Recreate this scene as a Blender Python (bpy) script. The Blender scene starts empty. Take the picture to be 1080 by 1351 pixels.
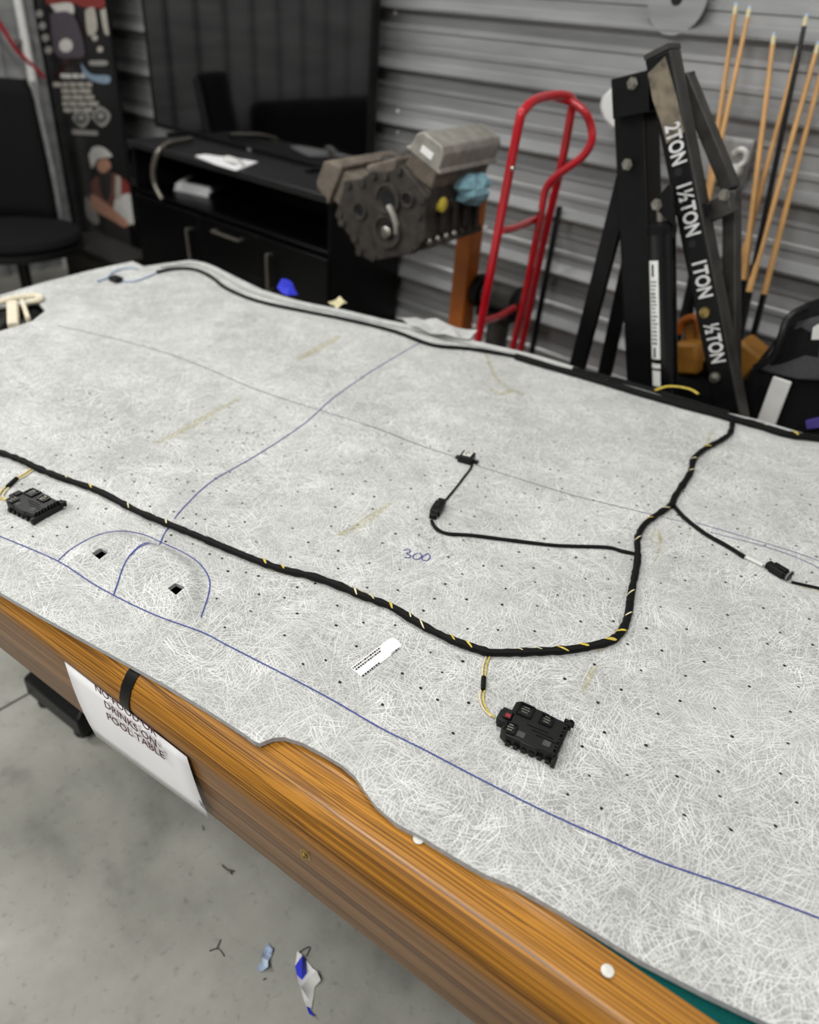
import bpy, bmesh, math, random
import numpy as np
from mathutils import Vector, Matrix, geometry, noise as mnoise
random.seed(7); RNG = np.random.default_rng(7)
S = bpy.context.scene; COL = S.collection

# ---------------------------------------------------------------- camera, world, lights, exposure
ROLL, PITCH, YAW, FPX, CZ = math.radians(4.5), math.radians(-34), math.radians(-39), 1000.0, 1.65
_f = Vector((math.sin(YAW)*math.cos(PITCH), math.cos(YAW)*math.cos(PITCH), math.sin(PITCH)))
_r0 = Vector((math.cos(YAW), -math.sin(YAW), 0)); _u0 = _r0.cross(_f)
_r = math.cos(ROLL)*_r0 + math.sin(ROLL)*_u0; _u = -math.sin(ROLL)*_r0 + math.cos(ROLL)*_u0
CAM = Vector((0, 0, CZ))
cd = bpy.data.cameras.new('camera'); co = bpy.data.objects.new('camera', cd); COL.objects.link(co)
co.matrix_world = Matrix(((_r.x, _u.x, -_f.x, 0), (_r.y, _u.y, -_f.y, 0), (_r.z, _u.z, -_f.z, CZ), (0, 0, 0, 1)))
cd.sensor_fit = 'HORIZONTAL'; cd.sensor_width = 36; cd.lens = 36*FPX/1080; cd.clip_start = .02
cd.dof.use_dof = True; cd.dof.focus_distance = 1.1; cd.dof.aperture_fstop = 3.3
S.camera = co
w = bpy.data.worlds.new('room_air'); S.world = w; w.use_nodes = True
w.node_tree.nodes['Background'].inputs[0].default_value = (.5, .53, .57, 1); w.node_tree.nodes['Background'].inputs[1].default_value = .05
S.view_settings.view_transform = 'Standard'; S.view_settings.look = 'None'; S.view_settings.gamma = 1
S.view_settings.use_curve_mapping = False; S.view_settings.exposure = 0.0
CEIL = 3.3
LAMPS = [(-1.2, 1.45, 1.6, .4, 26), (-.6, -1.5, 1.8, .5, 82), (-3.2, -.9, 1.6, .4, 75), (-3.7, 1.45, 1.4, .35, 34), (1.4, 1.2, 1.4, .35, 34)]
for i, (x, y, sx, sy, e) in enumerate(LAMPS):
    ld = bpy.data.lights.new('ceiling_lamp', 'AREA'); ld.shape = 'RECTANGLE'; ld.size = sx; ld.size_y = sy; ld.energy = e; ld.color = (1, .985, .955)
    lo = bpy.data.objects.new('ceiling_lamp', ld); COL.objects.link(lo); lo.location = (x, y, CEIL - .075)

def ray(px, py): return _r*((px - 540)/FPX) - _u*((py - 675.5)/FPX) + _f
def pz(px, py, z): d = ray(px, py); return CAM + d*((z - CZ)/d.z)
def pY(px, py, Y): d = ray(px, py); return CAM + d*(Y/d.y)
def pX(px, py, X): d = ray(px, py); return CAM + d*(X/d.x)

# ---------------------------------------------------------------- materials
def lin(c):
    if isinstance(c, str):
        c = [int(c[i:i+2], 16)/255 for i in (0, 2, 4)]
    return tuple(v/12.92 if v <= .04045 else ((v + .055)/1.055)**2.4 for v in c[:3]) + (1,)
class NT:
    def __init__(s, m): s.t = m.node_tree; s.b = s.t.nodes['Principled BSDF']
    def n(s, ty, _out=0, **k):
        n = s.t.nodes.new(ty)
        for a, v in k.items():
            if a.startswith('i_'):
                key = a[2:]; key = int(key) if key.isdigit() else key.replace('_', ' ')
                s.set(n.inputs[key], v)
            else: setattr(n, a, v)
        return n.outputs[_out]
    def set(s, sock, v):
        if isinstance(v, bpy.types.NodeSocket): s.t.links.new(v, sock)
        else: sock.default_value = v
    def math(s, op, a, b=0.0, c=0.0, clamp=False): return s.n('ShaderNodeMath', operation=op, use_clamp=clamp, i_0=a, i_1=b, i_2=c)
    def mix(s, f, a, b):
        n = s.t.nodes.new('ShaderNodeMix'); n.data_type = 'RGBA'
        s.set(n.inputs[0], f); s.set(n.inputs[6], a); s.set(n.inputs[7], b); return n.outputs[2]
    def rng(s, v, a, b, c=0.0, d=1.0): return s.n('ShaderNodeMapRange', i_0=v, i_1=a, i_2=b, i_3=c, i_4=d)
    def obj(s): return s.n('ShaderNodeTexCoord', 3)
    def map(s, v, sc=(1, 1, 1), rot=(0, 0, 0), loc=(0, 0, 0)): return s.n('ShaderNodeMapping', i_Vector=v, i_Scale=sc, i_Rotation=rot, i_Location=loc)
    def noise(s, v, sc, det=3, rough=.5): return s.n('ShaderNodeTexNoise', i_Vector=v, i_Scale=sc, i_Detail=det, i_Roughness=rough)
    def bump(s, h, st=.3, d=.002): s.set(s.b.inputs['Normal'], s.n('ShaderNodeBump', i_Height=h, i_Strength=st, i_Distance=d))
def mat(name, col, rough=.5, metal=0.0, var=.0, vs=20, spec=.5, coat=0, bump=0):
    m = bpy.data.materials.new(name); m.use_nodes = True; t = NT(m); c = lin(col)
    t.set(t.b.inputs['Base Color'], c); t.b.inputs['Roughness'].default_value = rough; t.b.inputs['Metallic'].default_value = metal
    t.b.inputs['Specular IOR Level'].default_value = spec; t.b.inputs['Coat Weight'].default_value = coat
    nz = t.noise(t.obj(), vs, 4)
    d = tuple(v*(1 - var) for v in c[:3]) + (1,); e = tuple(min(1, v*(1 + var)) for v in c[:3]) + (1,)
    t.set(t.b.inputs['Base Color'], t.mix(t.rng(nz, .3, .7), d, e))
    if bump: t.bump(nz, .4, bump)
    return m
M = {}
M['black'] = mat('black_plastic', '0a0b0b', .4, var=.2, vs=60, spec=.3)
M['black_gloss'] = mat('gloss_black', '0c0c0d', .22, var=.1)
M['black_matte'] = mat('black_fabric', '0c0d0e', .9, var=.25, vs=90, spec=.2, bump=.001)
M['cabinet'] = mat('black_lacquer', '050506', .35, var=.2, spec=.2)
M['cabinet_top'] = mat('black_top', '1d1d1e', .4, var=.2)
M['iron'] = mat('black_painted_steel', '0b0c0d', .42, 0, var=.3, vs=25, spec=.22)
M['iron_grey'] = mat('worn_black_steel', '3b3936', .5, .2, var=.4, vs=18)
M['steel'] = mat('bare_steel', '9a978f', .35, .9, var=.15)
M['brass'] = mat('brass', 'a08a55', .3, .9, var=.2)
M['red'] = mat('red_paint', 'b00d1e', .28, 0, var=.12, coat=.4)
M['orange'] = mat('orange_paint', 'a85a14', .4, 0, var=.15)
M['rubber'] = mat('rubber', '1b1a19', .8, var=.2)
M['white'] = mat('white_plastic', 'd9d9d6', .5, var=.05)
M['offwhite'] = mat('cream_foam', 'd8cfb8', .9, var=.08, vs=50, bump=.002)
M['paper'] = mat('paper', 'ececee', .8, var=.02)
M['ink_blue'] = mat('blue_pen_ink', '2a3886', .6, var=.15, vs=200)
M['ink_grey'] = mat('faded_pen_ink', '747784', .6, var=.2, vs=200)
M['ink_red'] = mat('marker_red', '5d3840', .7, var=.25, vs=150)
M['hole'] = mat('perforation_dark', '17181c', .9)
M['tape'] = mat('cloth_tape_black', '080808', .65, var=.35, vs=200, spec=.2, bump=.0006)
M['wire_yellow'] = mat('yellow_wire', 'cbb44a', .5, var=.25, vs=200)
M['wire_cream'] = mat('cream_wire', 'd9d0a6', .5, var=.15, vs=200)
M['label'] = mat('sticker', 'ecece9', .5, var=.02)
M['print'] = mat('sticker_print', '2c2c2e', .7, var=.2)
M['textwhite'] = mat('stencil_white', 'd2d2d2', .6, var=.15, vs=60)
M['alu'] = mat('dusty_aluminium', '9b9890', .5, .35, var=.2, vs=25, bump=.001)
M['cast'] = mat('rusty_cast_iron', '3a3632', .72, .2, var=.4, vs=30, bump=.003)
M['castbrown'] = mat('dusty_brown_iron', '6b6258', .8, .1, var=.35, vs=25, bump=.003)
M['ragblue'] = mat('blue_rag', '86b2bf', .9, var=.2, vs=60)
M['yellow'] = mat('yellow_cap', 'd6c24a', .5, var=.1)
M['cue'] = mat('maple_cue', 'cfa066', .35, var=.15, vs=14)
M['blue'] = mat('blue_print', '2a34c4', .5, var=.15)
M['paleblue'] = mat('pale_blue_plastic', 'a9b9cf', .35, var=.2, vs=60)
M['felt'] = mat('teal_felt', '084845', .95, var=.12, vs=300, spec=.1, bump=.0004)
M['screen'] = mat('tv_screen', '040405', .06, var=0, spec=.5); M['screen'].node_tree.nodes['Principled BSDF'].inputs['IOR'].default_value = 2.0
M['chrome_dull'] = mat('brushed_handle', '77736b', .35, .8, var=.1)
M['grey'] = mat('grey_plastic', '6d6d6d', .6, var=.15)
M['pearl'] = mat('pearl_inlay', 'd0cfc8', .3, var=.08, vs=200)
M['twig'] = mat('dry_twig', '4d4843', .9, var=.2)
M['orange_dull'] = mat('orange_plastic', '9c6a22', .55, var=.2)
M['square'] = mat('etched_square', '3f4040', .6, var=.4, vs=400)
M['purple'] = mat('purple_print', '4b3f8c', .7, var=.1)

def glue_mat():
    m = mat('glue_stain', 'b7ab4a', .6, var=.2, vs=120); t = NT(m)
    a = t.rng(t.noise(t.obj(), 160, 4), .3, .75, .0, .4); t.set(t.b.inputs['Alpha'], a); return m
M['glue'] = glue_mat()

def fibre_mat():
    m = mat('glass_fibre_mat', 'b5b7b8', .7); t = NT(m)
    ob = t.obj()
    wv = t.n('ShaderNodeTexNoise', 1, i_Vector=ob, i_Scale=28.0, i_Detail=1.0)
    wp = t.n('ShaderNodeVectorMath', operation='MULTIPLY_ADD', i_0=wv, i_1=(.012, .012, 0), i_2=ob)
    acc = None
    for i in range(9):
        v = t.map(wp, (1, 1, 0), (0, 0, i*.71), (i*3.7, i*1.9, 0))
        vo = t.t.nodes.new('ShaderNodeTexVoronoi'); vo.voronoi_dimensions = '2D'; vo.inputs['Scale'].default_value = 24 + 5*(i % 4)
        t.t.links.new(v, vo.inputs['Vector'])
        d = t.n('ShaderNodeVectorMath', operation='SUBTRACT', i_0=v, i_1=vo.outputs['Position'])
        cs = t.n('ShaderNodeSeparateColor', i_0=vo.outputs['Color']); csn = cs.node
        ang = t.math('MULTIPLY', csn.outputs[0], 6.2832)
        xy = t.n('ShaderNodeSeparateXYZ', i_0=d).node
        q = t.math('ADD', t.math('MULTIPLY', xy.outputs[0], t.math('SINE', ang)), t.math('MULTIPLY', xy.outputs[1], t.math('COSINE', ang)))
        W_ = t.math('MULTIPLY_ADD', q, 450.0 + 55*(i % 3), t.math('MULTIPLY', csn.outputs[1], 900.0))
        nz = t.n('ShaderNodeTexNoise', noise_dimensions='1D', i_W=W_, i_Scale=1.0, i_Detail=0.0)
        ln = t.rng(nz, .68, .78)
        ln = t.math('MULTIPLY', ln, .5 + .5*((i*37) % 10)/10)
        acc = ln if acc is None else t.math('MAXIMUM', acc, ln)
    cl = t.rng(t.noise(ob, 16, 3), .3, .72, .4, .95)
    f = t.math('MULTIPLY', acc, cl)
    fine = t.noise(ob, 420, 2)
    base = t.mix(t.rng(fine, .3, .7), lin('7c7d7c'), lin('aeafad'))
    base = t.mix(t.rng(t.noise(ob, 5, 3), .35, .7), base, t.mix(.35, base, lin('c4c5c3')))
    t.set(t.b.inputs['Base Color'], t.mix(f, base, lin('ecedeb')))
    t.b.inputs['Specular IOR Level'].default_value = .3
    t.bump(f, .1, .0005)
    return m
M['fibre'] = fibre_mat()
M['fibre_edge'] = mat('headliner_edge_foam', 'a3a5a6', .8, var=.15, vs=150)
M['lip'] = mat('headliner_lip', 'b9bab8', .8, var=.1, vs=40, bump=.002)

def wood_mat(name, c1, c2, c3, sc, contrast, gloss):
    m = mat(name, c2, gloss); t = NT(m); ob = t.obj()
    wob = t.n('ShaderNodeTexNoise', 1, i_Vector=t.map(ob, (1.2, 5, 5)), i_Scale=1.6, i_Detail=2.0)
    v = t.n('ShaderNodeVectorMath', operation='MULTIPLY_ADD', i_0=wob, i_1=(0, .012, .012), i_2=ob)
    a = t.noise(t.map(v, (1.3, sc, sc)), 1.0, 2, .5)
    b = t.noise(t.map(v, (7, sc*3, sc*3)), 1.0, 2, .6)
    g = t.noise(t.map(v, (.7, sc*.16, sc*.16)), 1.0, 2)
    c = t.mix(t.rng(a, .5 - contrast, .5 + contrast), lin(c1), lin(c2))
    c = t.mix(t.rng(g, .35, .65), c, t.mix(.35, c, lin(c3)))
    c = t.mix(t.rng(b, .56, .74, 0, .6), c, lin(c1))
    t.set(t.b.inputs['Base Color'], c); t.b.inputs['Coat Weight'].default_value = .14; t.b.inputs['Coat Roughness'].default_value = .14; t.b.inputs['Specular IOR Level'].default_value = .28
    t.bump(b, .12, .0006)
    return m
M['oak'] = wood_mat('oak_laminate', '58350d', 'b97f2a', 'a6701e', 520, .10, .5)
M['walnut'] = wood_mat('walnut_veneer', '5f4127', '946e46', '7a5632', 110, .16, .4)

def concrete():
    m = mat('sealed_concrete', '8b8b85', .38); t = NT(m); ob = t.obj()
    a = t.noise(ob, 2.2, 6, .62); b = t.noise(ob, 9, 5, .6); c = t.noise(ob, 45, 4, .6)
    k = t.mix(t.rng(a, .34, .66), lin('7f7f78'), lin('b6b5ad'))
    k = t.mix(t.rng(b, .35, .7, 0, .55), k, lin('9a9990'))
    k = t.mix(t.rng(c, .58, .74, 0, .45), k, lin('5f5f59'))
    k = t.mix(t.rng(t.noise(t.map(ob, loc=(9, 3, 0)), 5.5, 4), .62, .75, 0, .45), k, lin('5c5b57'))
    t.set(t.b.inputs['Base Color'], k); t.set(t.b.inputs['Roughness'], t.rng(b, .3, .7, .35, .55)); t.bump(c, .1, .001)
    return m
M['concrete'] = concrete()
def sheet():
    m = mat('galvanised_sheet', 'a0a1a3', .4, .4); t = NT(m)
    n = t.noise(t.map(t.obj(), (1, 1, 8)), 2.0, 4)
    t.set(t.b.inputs['Base Color'], t.mix(t.rng(n, .3, .7), lin('919293'), lin('b2b3b4'))); return m
M['sheet'] = sheet()
M['ceiling'] = mat('ceiling_sheet', 'bfc0c0', .7, var=.04)
M['lamp'] = mat('lamp_diffuser', 'f4f4f0', .5)
_t = NT(M['lamp']); _t.b.inputs['Emission Color'].default_value = (1, .985, .955, 1); _t.b.inputs['Emission Strength'].default_value = 8

# ---------------------------------------------------------------- mesh helpers
def frame_from(d, up=Vector((0, 0, 1))):
    d = Vector(d).normalized()
    if abs(d.dot(up)) > .98: up = Vector((0, 1, 0))
    x = up.cross(d).normalized(); y = d.cross(x); return x, y, d
def smooth_path(pts, n=6):
    P = [Vector(p) for p in pts]
    if len(P) < 3: return P
    out = []
    for i in range(len(P) - 1):
        a, b, c, d = P[max(i-1, 0)], P[i], P[i+1], P[min(i+2, len(P)-1)]
        for k in range(n):
            s = k/n
            out.append(.5*((2*b) + (c - a)*s + (2*a - 5*b + 4*c - d)*s*s + (3*b - 3*c + d - a)*s**3))
    out.append(P[-1]); return out
class MB:
    def __init__(s): s.v = []; s.f = []; s.m = []
    def add(s, vs, fs, mi=0):
        o = len(s.v); s.v += [tuple(v) for v in vs]; s.f += [tuple(i + o for i in f) for f in fs]; s.m += [mi]*len(fs); return s
    def box(s, c, size, X=None, mi=0):
        x, y, z = [v/2 for v in size]
        vs = [Vector((a*x, b*y, d*z)) for a in (-1, 1) for b in (-1, 1) for d in (-1, 1)]
        if X is not None: vs = [X @ v for v in vs]
        c = Vector(c); return s.add([c + v for v in vs], [(0, 1, 3, 2), (4, 6, 7, 5), (0, 4, 5, 1), (2, 3, 7, 6), (0, 2, 6, 4), (1, 5, 7, 3)], mi)
    def beam(s, a, b, wx, wy, up=Vector((0, 0, 1)), mi=0):
        a, b = Vector(a), Vector(b); x, y, d = frame_from(b - a, up)
        vs = [p + x*(i*wx/2) + y*(j*wy/2) for p in (a, b) for i, j in ((-1, -1), (1, -1), (1, 1), (-1, 1))]
        return s.add(vs, [(3, 2, 1, 0), (4, 5, 6, 7)] + [(i, (i+1) % 4, 4 + (i+1) % 4, 4 + i) for i in range(4)], mi)
    def tube(s, pts, r, n=8, mi=0, flat=1.0, cap=True):
        P = [Vector(p) for p in pts]; vs = []; fs = []; x = None
        R = r if hasattr(r, '__len__') else [r]*len(P)
        for i, p in enumerate(P):
            d = (P[min(i+1, len(P)-1)] - P[max(i-1, 0)]).normalized()
            if x is None: x, y, _ = frame_from(d)
            else:
                x = (x - d*x.dot(d)).normalized(); y = d.cross(x)
            for k in range(n):
                a = 2*math.pi*k/n; q = x*math.cos(a)*R[i] + y*math.sin(a)*R[i]; q.z *= flat; vs.append(p + q)
        for i in range(len(P) - 1):
            for k in range(n): fs.append((i*n + k, i*n + (k+1) % n, (i+1)*n + (k+1) % n, (i+1)*n + k))
        if cap: fs.append(tuple(range(n))[::-1]); fs.append(tuple((len(P)-1)*n + k for k in range(n)))
        return s.add(vs, fs, mi)
    def cyl(s, a, b, r, r2=None, n=16, mi=0): return s.tube([a, b], [r, r if r2 is None else r2], n, mi)
    def lathe(s, prof, base, axis, n=20, mi=0):
        x, y, d = frame_from(axis); base = Vector(base)
        return s.tube_rings([[base + d*h + (x*math.cos(6.28318*k/n) + y*math.sin(6.28318*k/n))*r for k in range(n)] for r, h in prof], mi)
    def tube_rings(s, rings, mi=0, cap=True):
        n = len(rings[0]); fs = []
        for i in range(len(rings) - 1):
            for k in range(n): fs.append((i*n + k, i*n + (k+1) % n, (i+1)*n + (k+1) % n, (i+1)*n + k))
        if cap: fs.append(tuple(range(n))[::-1]); fs.append(tuple((len(rings)-1)*n + k for k in range(n)))
        return s.add([p for r in rings for p in r], fs, mi)
    def prism(s, poly, off, mi=0):
        n = len(poly); off = Vector(off); a = [Vector(p) for p in poly]
        return s.add(a + [p + off for p in a], [tuple(range(n))[::-1], tuple(range(n, 2*n))] + [(i, (i+1) % n, n + (i+1) % n, n + i) for i in range(n)], mi)
    def poly(s, pts, mi=0): return s.add(pts, [tuple(range(len(pts)))], mi)
    def ball(s, c, r, n=10, mi=0, sc=(1, 1, 1)):
        c = Vector(c); m = max(4, n//2)
        rings = [[c + Vector((math.cos(6.28318*k/n)*math.sin(math.pi*j/m)*r*sc[0], math.sin(6.28318*k/n)*math.sin(math.pi*j/m)*r*sc[1], -math.cos(math.pi*j/m)*r*sc[2])) for k in range(n)] for j in range(1, m)]
        return s.tube_rings(rings, mi)
    def ribbon(s, pts, w_, mi=0):
        P = [Vector(p) for p in pts]; vs = []
        W_ = w_ if hasattr(w_, '__len__') else [w_]*len(P)
        for i, p in enumerate(P):
            d = P[min(i+1, len(P)-1)] - P[max(i-1, 0)]; q = Vector((-d.y, d.x, 0)).normalized()*W_[i]/2; vs += [p - q, p + q]
        return s.add(vs, [(2*i, 2*i + 2, 2*i + 3, 2*i + 1) for i in range(len(P) - 1)], mi)
    def build(s, name, ms, parent=None, smooth=True, bevel=0, seg=2, fix=True):
        me = bpy.data.meshes.new(name); me.from_pydata(s.v, [], s.f)
        for m in (ms if isinstance(ms, (list, tuple)) else [ms]): me.materials.append(m)
        me.polygons.foreach_set('material_index', s.m)
        if fix:
            bm = bmesh.new(); bm.from_mesh(me); bmesh.ops.recalc_face_normals(bm, faces=bm.faces); bm.to_mesh(me); bm.free()
        if smooth:
            me.polygons.foreach_set('use_smooth', [True]*len(me.polygons)); me.set_sharp_from_angle(angle=math.radians(38))
        o = bpy.data.objects.new(name, me); COL.objects.link(o)
        if parent is not None:
            o.parent = parent; o.matrix_parent_inverse = parent.matrix_basis.inverted()
        if bevel:
            b = o.modifiers.new('bevel', 'BEVEL'); b.width = bevel; b.segments = seg; b.limit_method = 'ANGLE'
        return o
def tag(o, label=None, cat=None, group=None, kind=None):
    for k, v in (('label', label), ('category', cat), ('group', group), ('kind', kind)):
        if v: o[k] = v
    return o
def thing(name, loc, label, cat, group=None):
    o = bpy.data.objects.new(name, None); COL.objects.link(o); o.location = loc; o.empty_display_size = .1
    return tag(o, label, cat, group)
def text_mesh(body, size, sx=1.0, bold=0.0):
    cu = bpy.data.curves.new('t', 'FONT'); cu.body = body; cu.size = size; cu.align_x = 'CENTER'; cu.align_y = 'CENTER'; cu.extrude = .0003; cu.resolution_u = 3; cu.offset = bold*size
    o = bpy.data.objects.new('t', cu); COL.objects.link(o)
    me = bpy.data.meshes.new_from_object(o.evaluated_get(bpy.context.evaluated_depsgraph_get())); COL.objects.unlink(o); bpy.data.objects.remove(o)
    me.transform(Matrix.Diagonal((sx, 1, 1, 1))); return me
def put_text(name, body, size, c, xa, ya, m, parent, sx=1.0, label=None, bold=0.0):
    me = text_mesh(body, size, sx, bold); xa = Vector(xa).normalized(); za = xa.cross(Vector(ya)).normalized(); ya = za.cross(xa)
    X = Matrix(((xa.x, ya.x, za.x, c[0]), (xa.y, ya.y, za.y, c[1]), (xa.z, ya.z, za.z, c[2]), (0, 0, 0, 1)))
    me.transform(X); me.materials.clear(); me.materials.append(m); o = bpy.data.objects.new(name, me); COL.objects.link(o)
    if parent is not None: o.parent = parent; o.matrix_parent_inverse = parent.matrix_basis.inverted()
    return tag(o, label)
def crumple(poly, z, amp, n=5, seed=1, thick=.002):
    """a crumpled sheet: polygon outline (world xy) filled and lifted unevenly"""
    rnd = random.Random(seed); P = [Vector((p[0], p[1])) for p in poly]
    xs = [p.x for p in P]; ys = [p.y for p in P]; st = max(max(xs) - min(xs), max(ys) - min(ys))/n; pts = []
    for i in range(len(P)):
        a, b = P[i], P[(i+1) % len(P)]; k = max(1, int((b - a).length/st))
        pts += [a.lerp(b, j/k) for j in range(k)]
    ne = len(pts); y = min(ys) + st/2
    while y < max(ys):
        x = min(xs) + st/2
        while x < max(xs):
            q = Vector((x + rnd.uniform(-.3, .3)*st, y + rnd.uniform(-.3, .3)*st))
            if inpoly(np.array([q]), P)[0] and min((q - p).length for p in pts[:ne]) > st*.4: pts.append(q)
            x += st
        y += st
    r = geometry.delaunay_2d_cdt(pts, [(i, (i+1) % ne) for i in range(ne)], [], 1, 1e-6)
    mb = MB(); vs = [(v.x, v.y, z + thick + (rnd.random()**1.5)*amp) for v in r[0]]
    mb.add(vs, r[2]); return mb
def inpoly(Q, P):
    P = np.array([(p[0], p[1]) for p in P]); Q = np.asarray([(q[0], q[1]) for q in Q]); c = np.zeros(len(Q), bool); j = len(P) - 1
    for i in range(len(P)):
        xi, yi = P[i]; xj, yj = P[j]
        k = ((yi > Q[:, 1]) != (yj > Q[:, 1])) & (Q[:, 0] < (xj - xi)*(Q[:, 1] - yi)/((yj - yi) or 1e-12) + xi); c ^= k; j = i
    return c

# ---------------------------------------------------------------- setting
XL, XR, YB, YF = -5.15, 3.0, 2.75, -3.2
fl = MB().poly([(XL, YF, 0), (XR, YF, 0), (XR, YB, 0), (XL, YB, 0)]).build('floor', M['concrete'], smooth=False); tag(fl, kind='structure')
a, b = pz(-10, 942, 0), pz(58, 904, 0); d = (b - a)
MB().ribbon([a - d*6 + Vector((0, 0, .0006)), b + d*2 + Vector((0, 0, .0006))], .008).build('control_joint', mat('joint_dirt', '4c4b46', .9), fl, False)
ce = MB().box(((XL+XR)/2, (YB+YF)/2, CEIL + .05), (XR-XL, YB-YF, .1)).build('ceiling', M['ceiling'], smooth=False); tag(ce, kind='structure')
for (x, y, sx, sy, e), wh in zip(LAMPS, ('above the far side of the pool table', 'behind the camera', 'in front of the office chair', 'above the sideboard', 'above the cue rack')):
    t = thing('ceiling_light', (x, y, CEIL), 'white strip light on the ceiling ' + wh, 'ceiling light', 'ceiling lights above the frame')
    MB().box((x, y, CEIL - .03), (sx + .06, sy + .06, .06)).build('light_housing', M['white'], t, bevel=.006)
# back wall: ribbed sheet, ribs run along X
SP, Z0 = .2105, 1.628
def rib_profile(z):
    """(depth out of the wall, z) of one panel pitch below major rib centred at z"""
    return [(.0, z - .115), (.0, z - .086), (.006, z - .081), (.006, z - .066), (.0, z - .060), (0, z - .019), (.042, z - .012), (.044, z - .004), (.012, z + .020), (0, z + .024), (0, z + .052), (.006, z + .057), (.006, z + .072), (0, z + .078), (0, z + .0955 - .001)]
prof = [(0, 0)]
k = -9
for k in range(-8, 9):
    z = Z0 + k*SP
    if z - .12 < 0 or z + .1 > CEIL: continue
    prof += [p for p in rib_profile(z) if p[1] > prof[-1][1]]
prof.append((0, CEIL))
mb = MB(); n = len(prof); vs = [(x, YB - d, z) for x in (XL, XR) for d, z in prof]
mb.add(vs, [(i, i+1, n+i+1, n+i) for i in range(n-1)])
wb = mb.build('wall_back', M['sheet'], smooth=False); tag(wb, kind='structure')
# screws in the back wall
scr = []
for px, py in ((521, 17), (524, 147), (524, 175), (640, 300), (1032, 150), (900, 125)):
    p = pY(px, py, YB - .003)
    MB().lathe([(.009, 0), (.009, .002), (.006, .006), (.0, .008)], (p.x, YB - .001, p.z), (0, -1, 0), 8).build('screw_head', M['white'], wb)
# left wall: ribbed sheet, ribs vertical
prof = []; y = YF
while y < YB - .24:
    prof += [(y, 0), (y + .13, 0), (y + .15, .03), (y + .19, .03), (y + .21, 0)]; y += .24
prof.append((YB, 0)); n = len(prof); mb = MB()
mb.add([(XL + d, yy, z) for z in (0, CEIL) for yy, d in prof], [(i, i+1, n+i+1, n+i) for i in range(n-1)])
wl = mb.build('wall_left', M['sheet'], smooth=False); tag(wl, kind='structure')
for nm, pts in (('wall_right', [(XR, YF, 0), (XR, YB, 0), (XR, YB, CEIL), (XR, YF, CEIL)]), ('wall_front', [(XL, YF, 0), (XR, YF, 0), (XR, YF, CEIL), (XL, YF, CEIL)])):
    tag(MB().poly(pts).build(nm, M['sheet'], smooth=False), kind='structure')
# bright conduit on the left wall + red cord
p0, p1 = pX(10, -10, XL + .06), pX(80, 280, XL + .06)
cdt = thing('wall_conduit', (p1.x, p1.y, 0), 'pale grey vertical conduit pipe running down the left wall', 'pipe')
MB().tube([(XL + .056, p1.y - .02, 0), (XL + .056, p1.y - .02, CEIL)], .026, 12).build('pipe', M['white'], cdt)
for zz in (.7, 1.3, 1.9): MB().box((XL + .04, p1.y - .02, zz), (.05, .085, .03)).build('pipe_clip', M['steel'], cdt, bevel=.003)
pts = smooth_path([pX(x, y, XL + .1 - .0006*max(x, 0)) for x, y in ((-20, 5), (2, 35), (22, 66), (44, 88), (58, 102))])
tag(MB().tube(pts, .011, 6).build('red_cord', M['red']), 'thin red cord slung across the grey left wall', 'cord')

# ---------------------------------------------------------------- pool table
AX = math.radians(6.0); U = Vector((math.cos(AX), math.sin(AX), 0)); V = Vector((-math.sin(AX), math.cos(AX), 0))
def T(u, v, z): return U*u + V*v + Vector((0, 0, z))
def uv(p): return p.dot(U), p.dot(V)
u0, u1, v0, v1 = -1.96, .62, .407, 1.78
TR = math.radians(5.0)
table = thing('pool_table', T((u0+u1)/2, (v0+v1)/2, 0), 'wooden pool table with oak rails and walnut apron under the headliner panel', 'pool table')
RW = .073
def railprof(o, sgn):
    """(offset from outer edge inward, z)"""
    return [(.012, .755), (.004, .762), (-.001, .775), (.000, .79), (.006, .808), (.018, .824), (.036, .834), (.06, .838), (RW, .838), (RW, .79), (.03, .755)]
def rail(pa, pb, inward, name='rail', m=None, prof=None, grow=0):
    pr = prof or railprof(0, 1)
    ra = [pa + inward*o + Vector((0, 0, z)) for o, z in pr]; rb = [pb + inward*o + Vector((0, 0, z)) for o, z in pr]
    return MB().tube_rings([ra, rb])
def add_local(mb, name, m, bevel=0):
    """build in the table's own frame so the grain runs along the table"""
    c = table.location; ca, sa = math.cos(-AX), math.sin(-AX)
    mb.v = [((v[0]-c.x)*ca - (v[1]-c.y)*sa, (v[0]-c.x)*sa + (v[1]-c.y)*ca, v[2] - c.z) for v in mb.v]
    o = mb.build(name, m, None, bevel=bevel); o.parent = table; return o
table.rotation_euler.z = AX
bu = uv(pz(163, 893, .832))[0]     # black joint band
add_local(rail(T(u0, v0, 0), T(bu - .0095, v0, 0), V), 'rail', M['oak'])
add_local(rail(T(bu + .0095, v0, 0), T(u1, v0, 0), V), 'rail', M['oak'])
big = [(o - .0015 if o < .05 else o, z + .0012 if z > .8 else z - .001) for o, z in railprof(0, 1)]
add_local(rail(T(bu - .0105, v0, 0), T(bu + .0105, v0, 0), V, prof=[(o if o > .001 else o - .001, z) for o, z in big]), 'rail_band', M['black'])
add_local(rail(T(u1, v1, 0), T(u0, v1, 0), -V), 'rail', M['oak'])
add_local(rail(T(u0, v0 + RW, 0), T(u0, v1 - RW, 0), U), 'rail', M['oak'])
add_local(rail(T(u1, v1 - RW, 0), T(u1, v0 + RW, 0), -U), 'rail', M['oak'])
cu_ = [(RW, .836), (RW + .02, .835), (RW + .052, .826), (RW + .055, .818), (RW + .03, .802), (RW, .80)]
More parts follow.
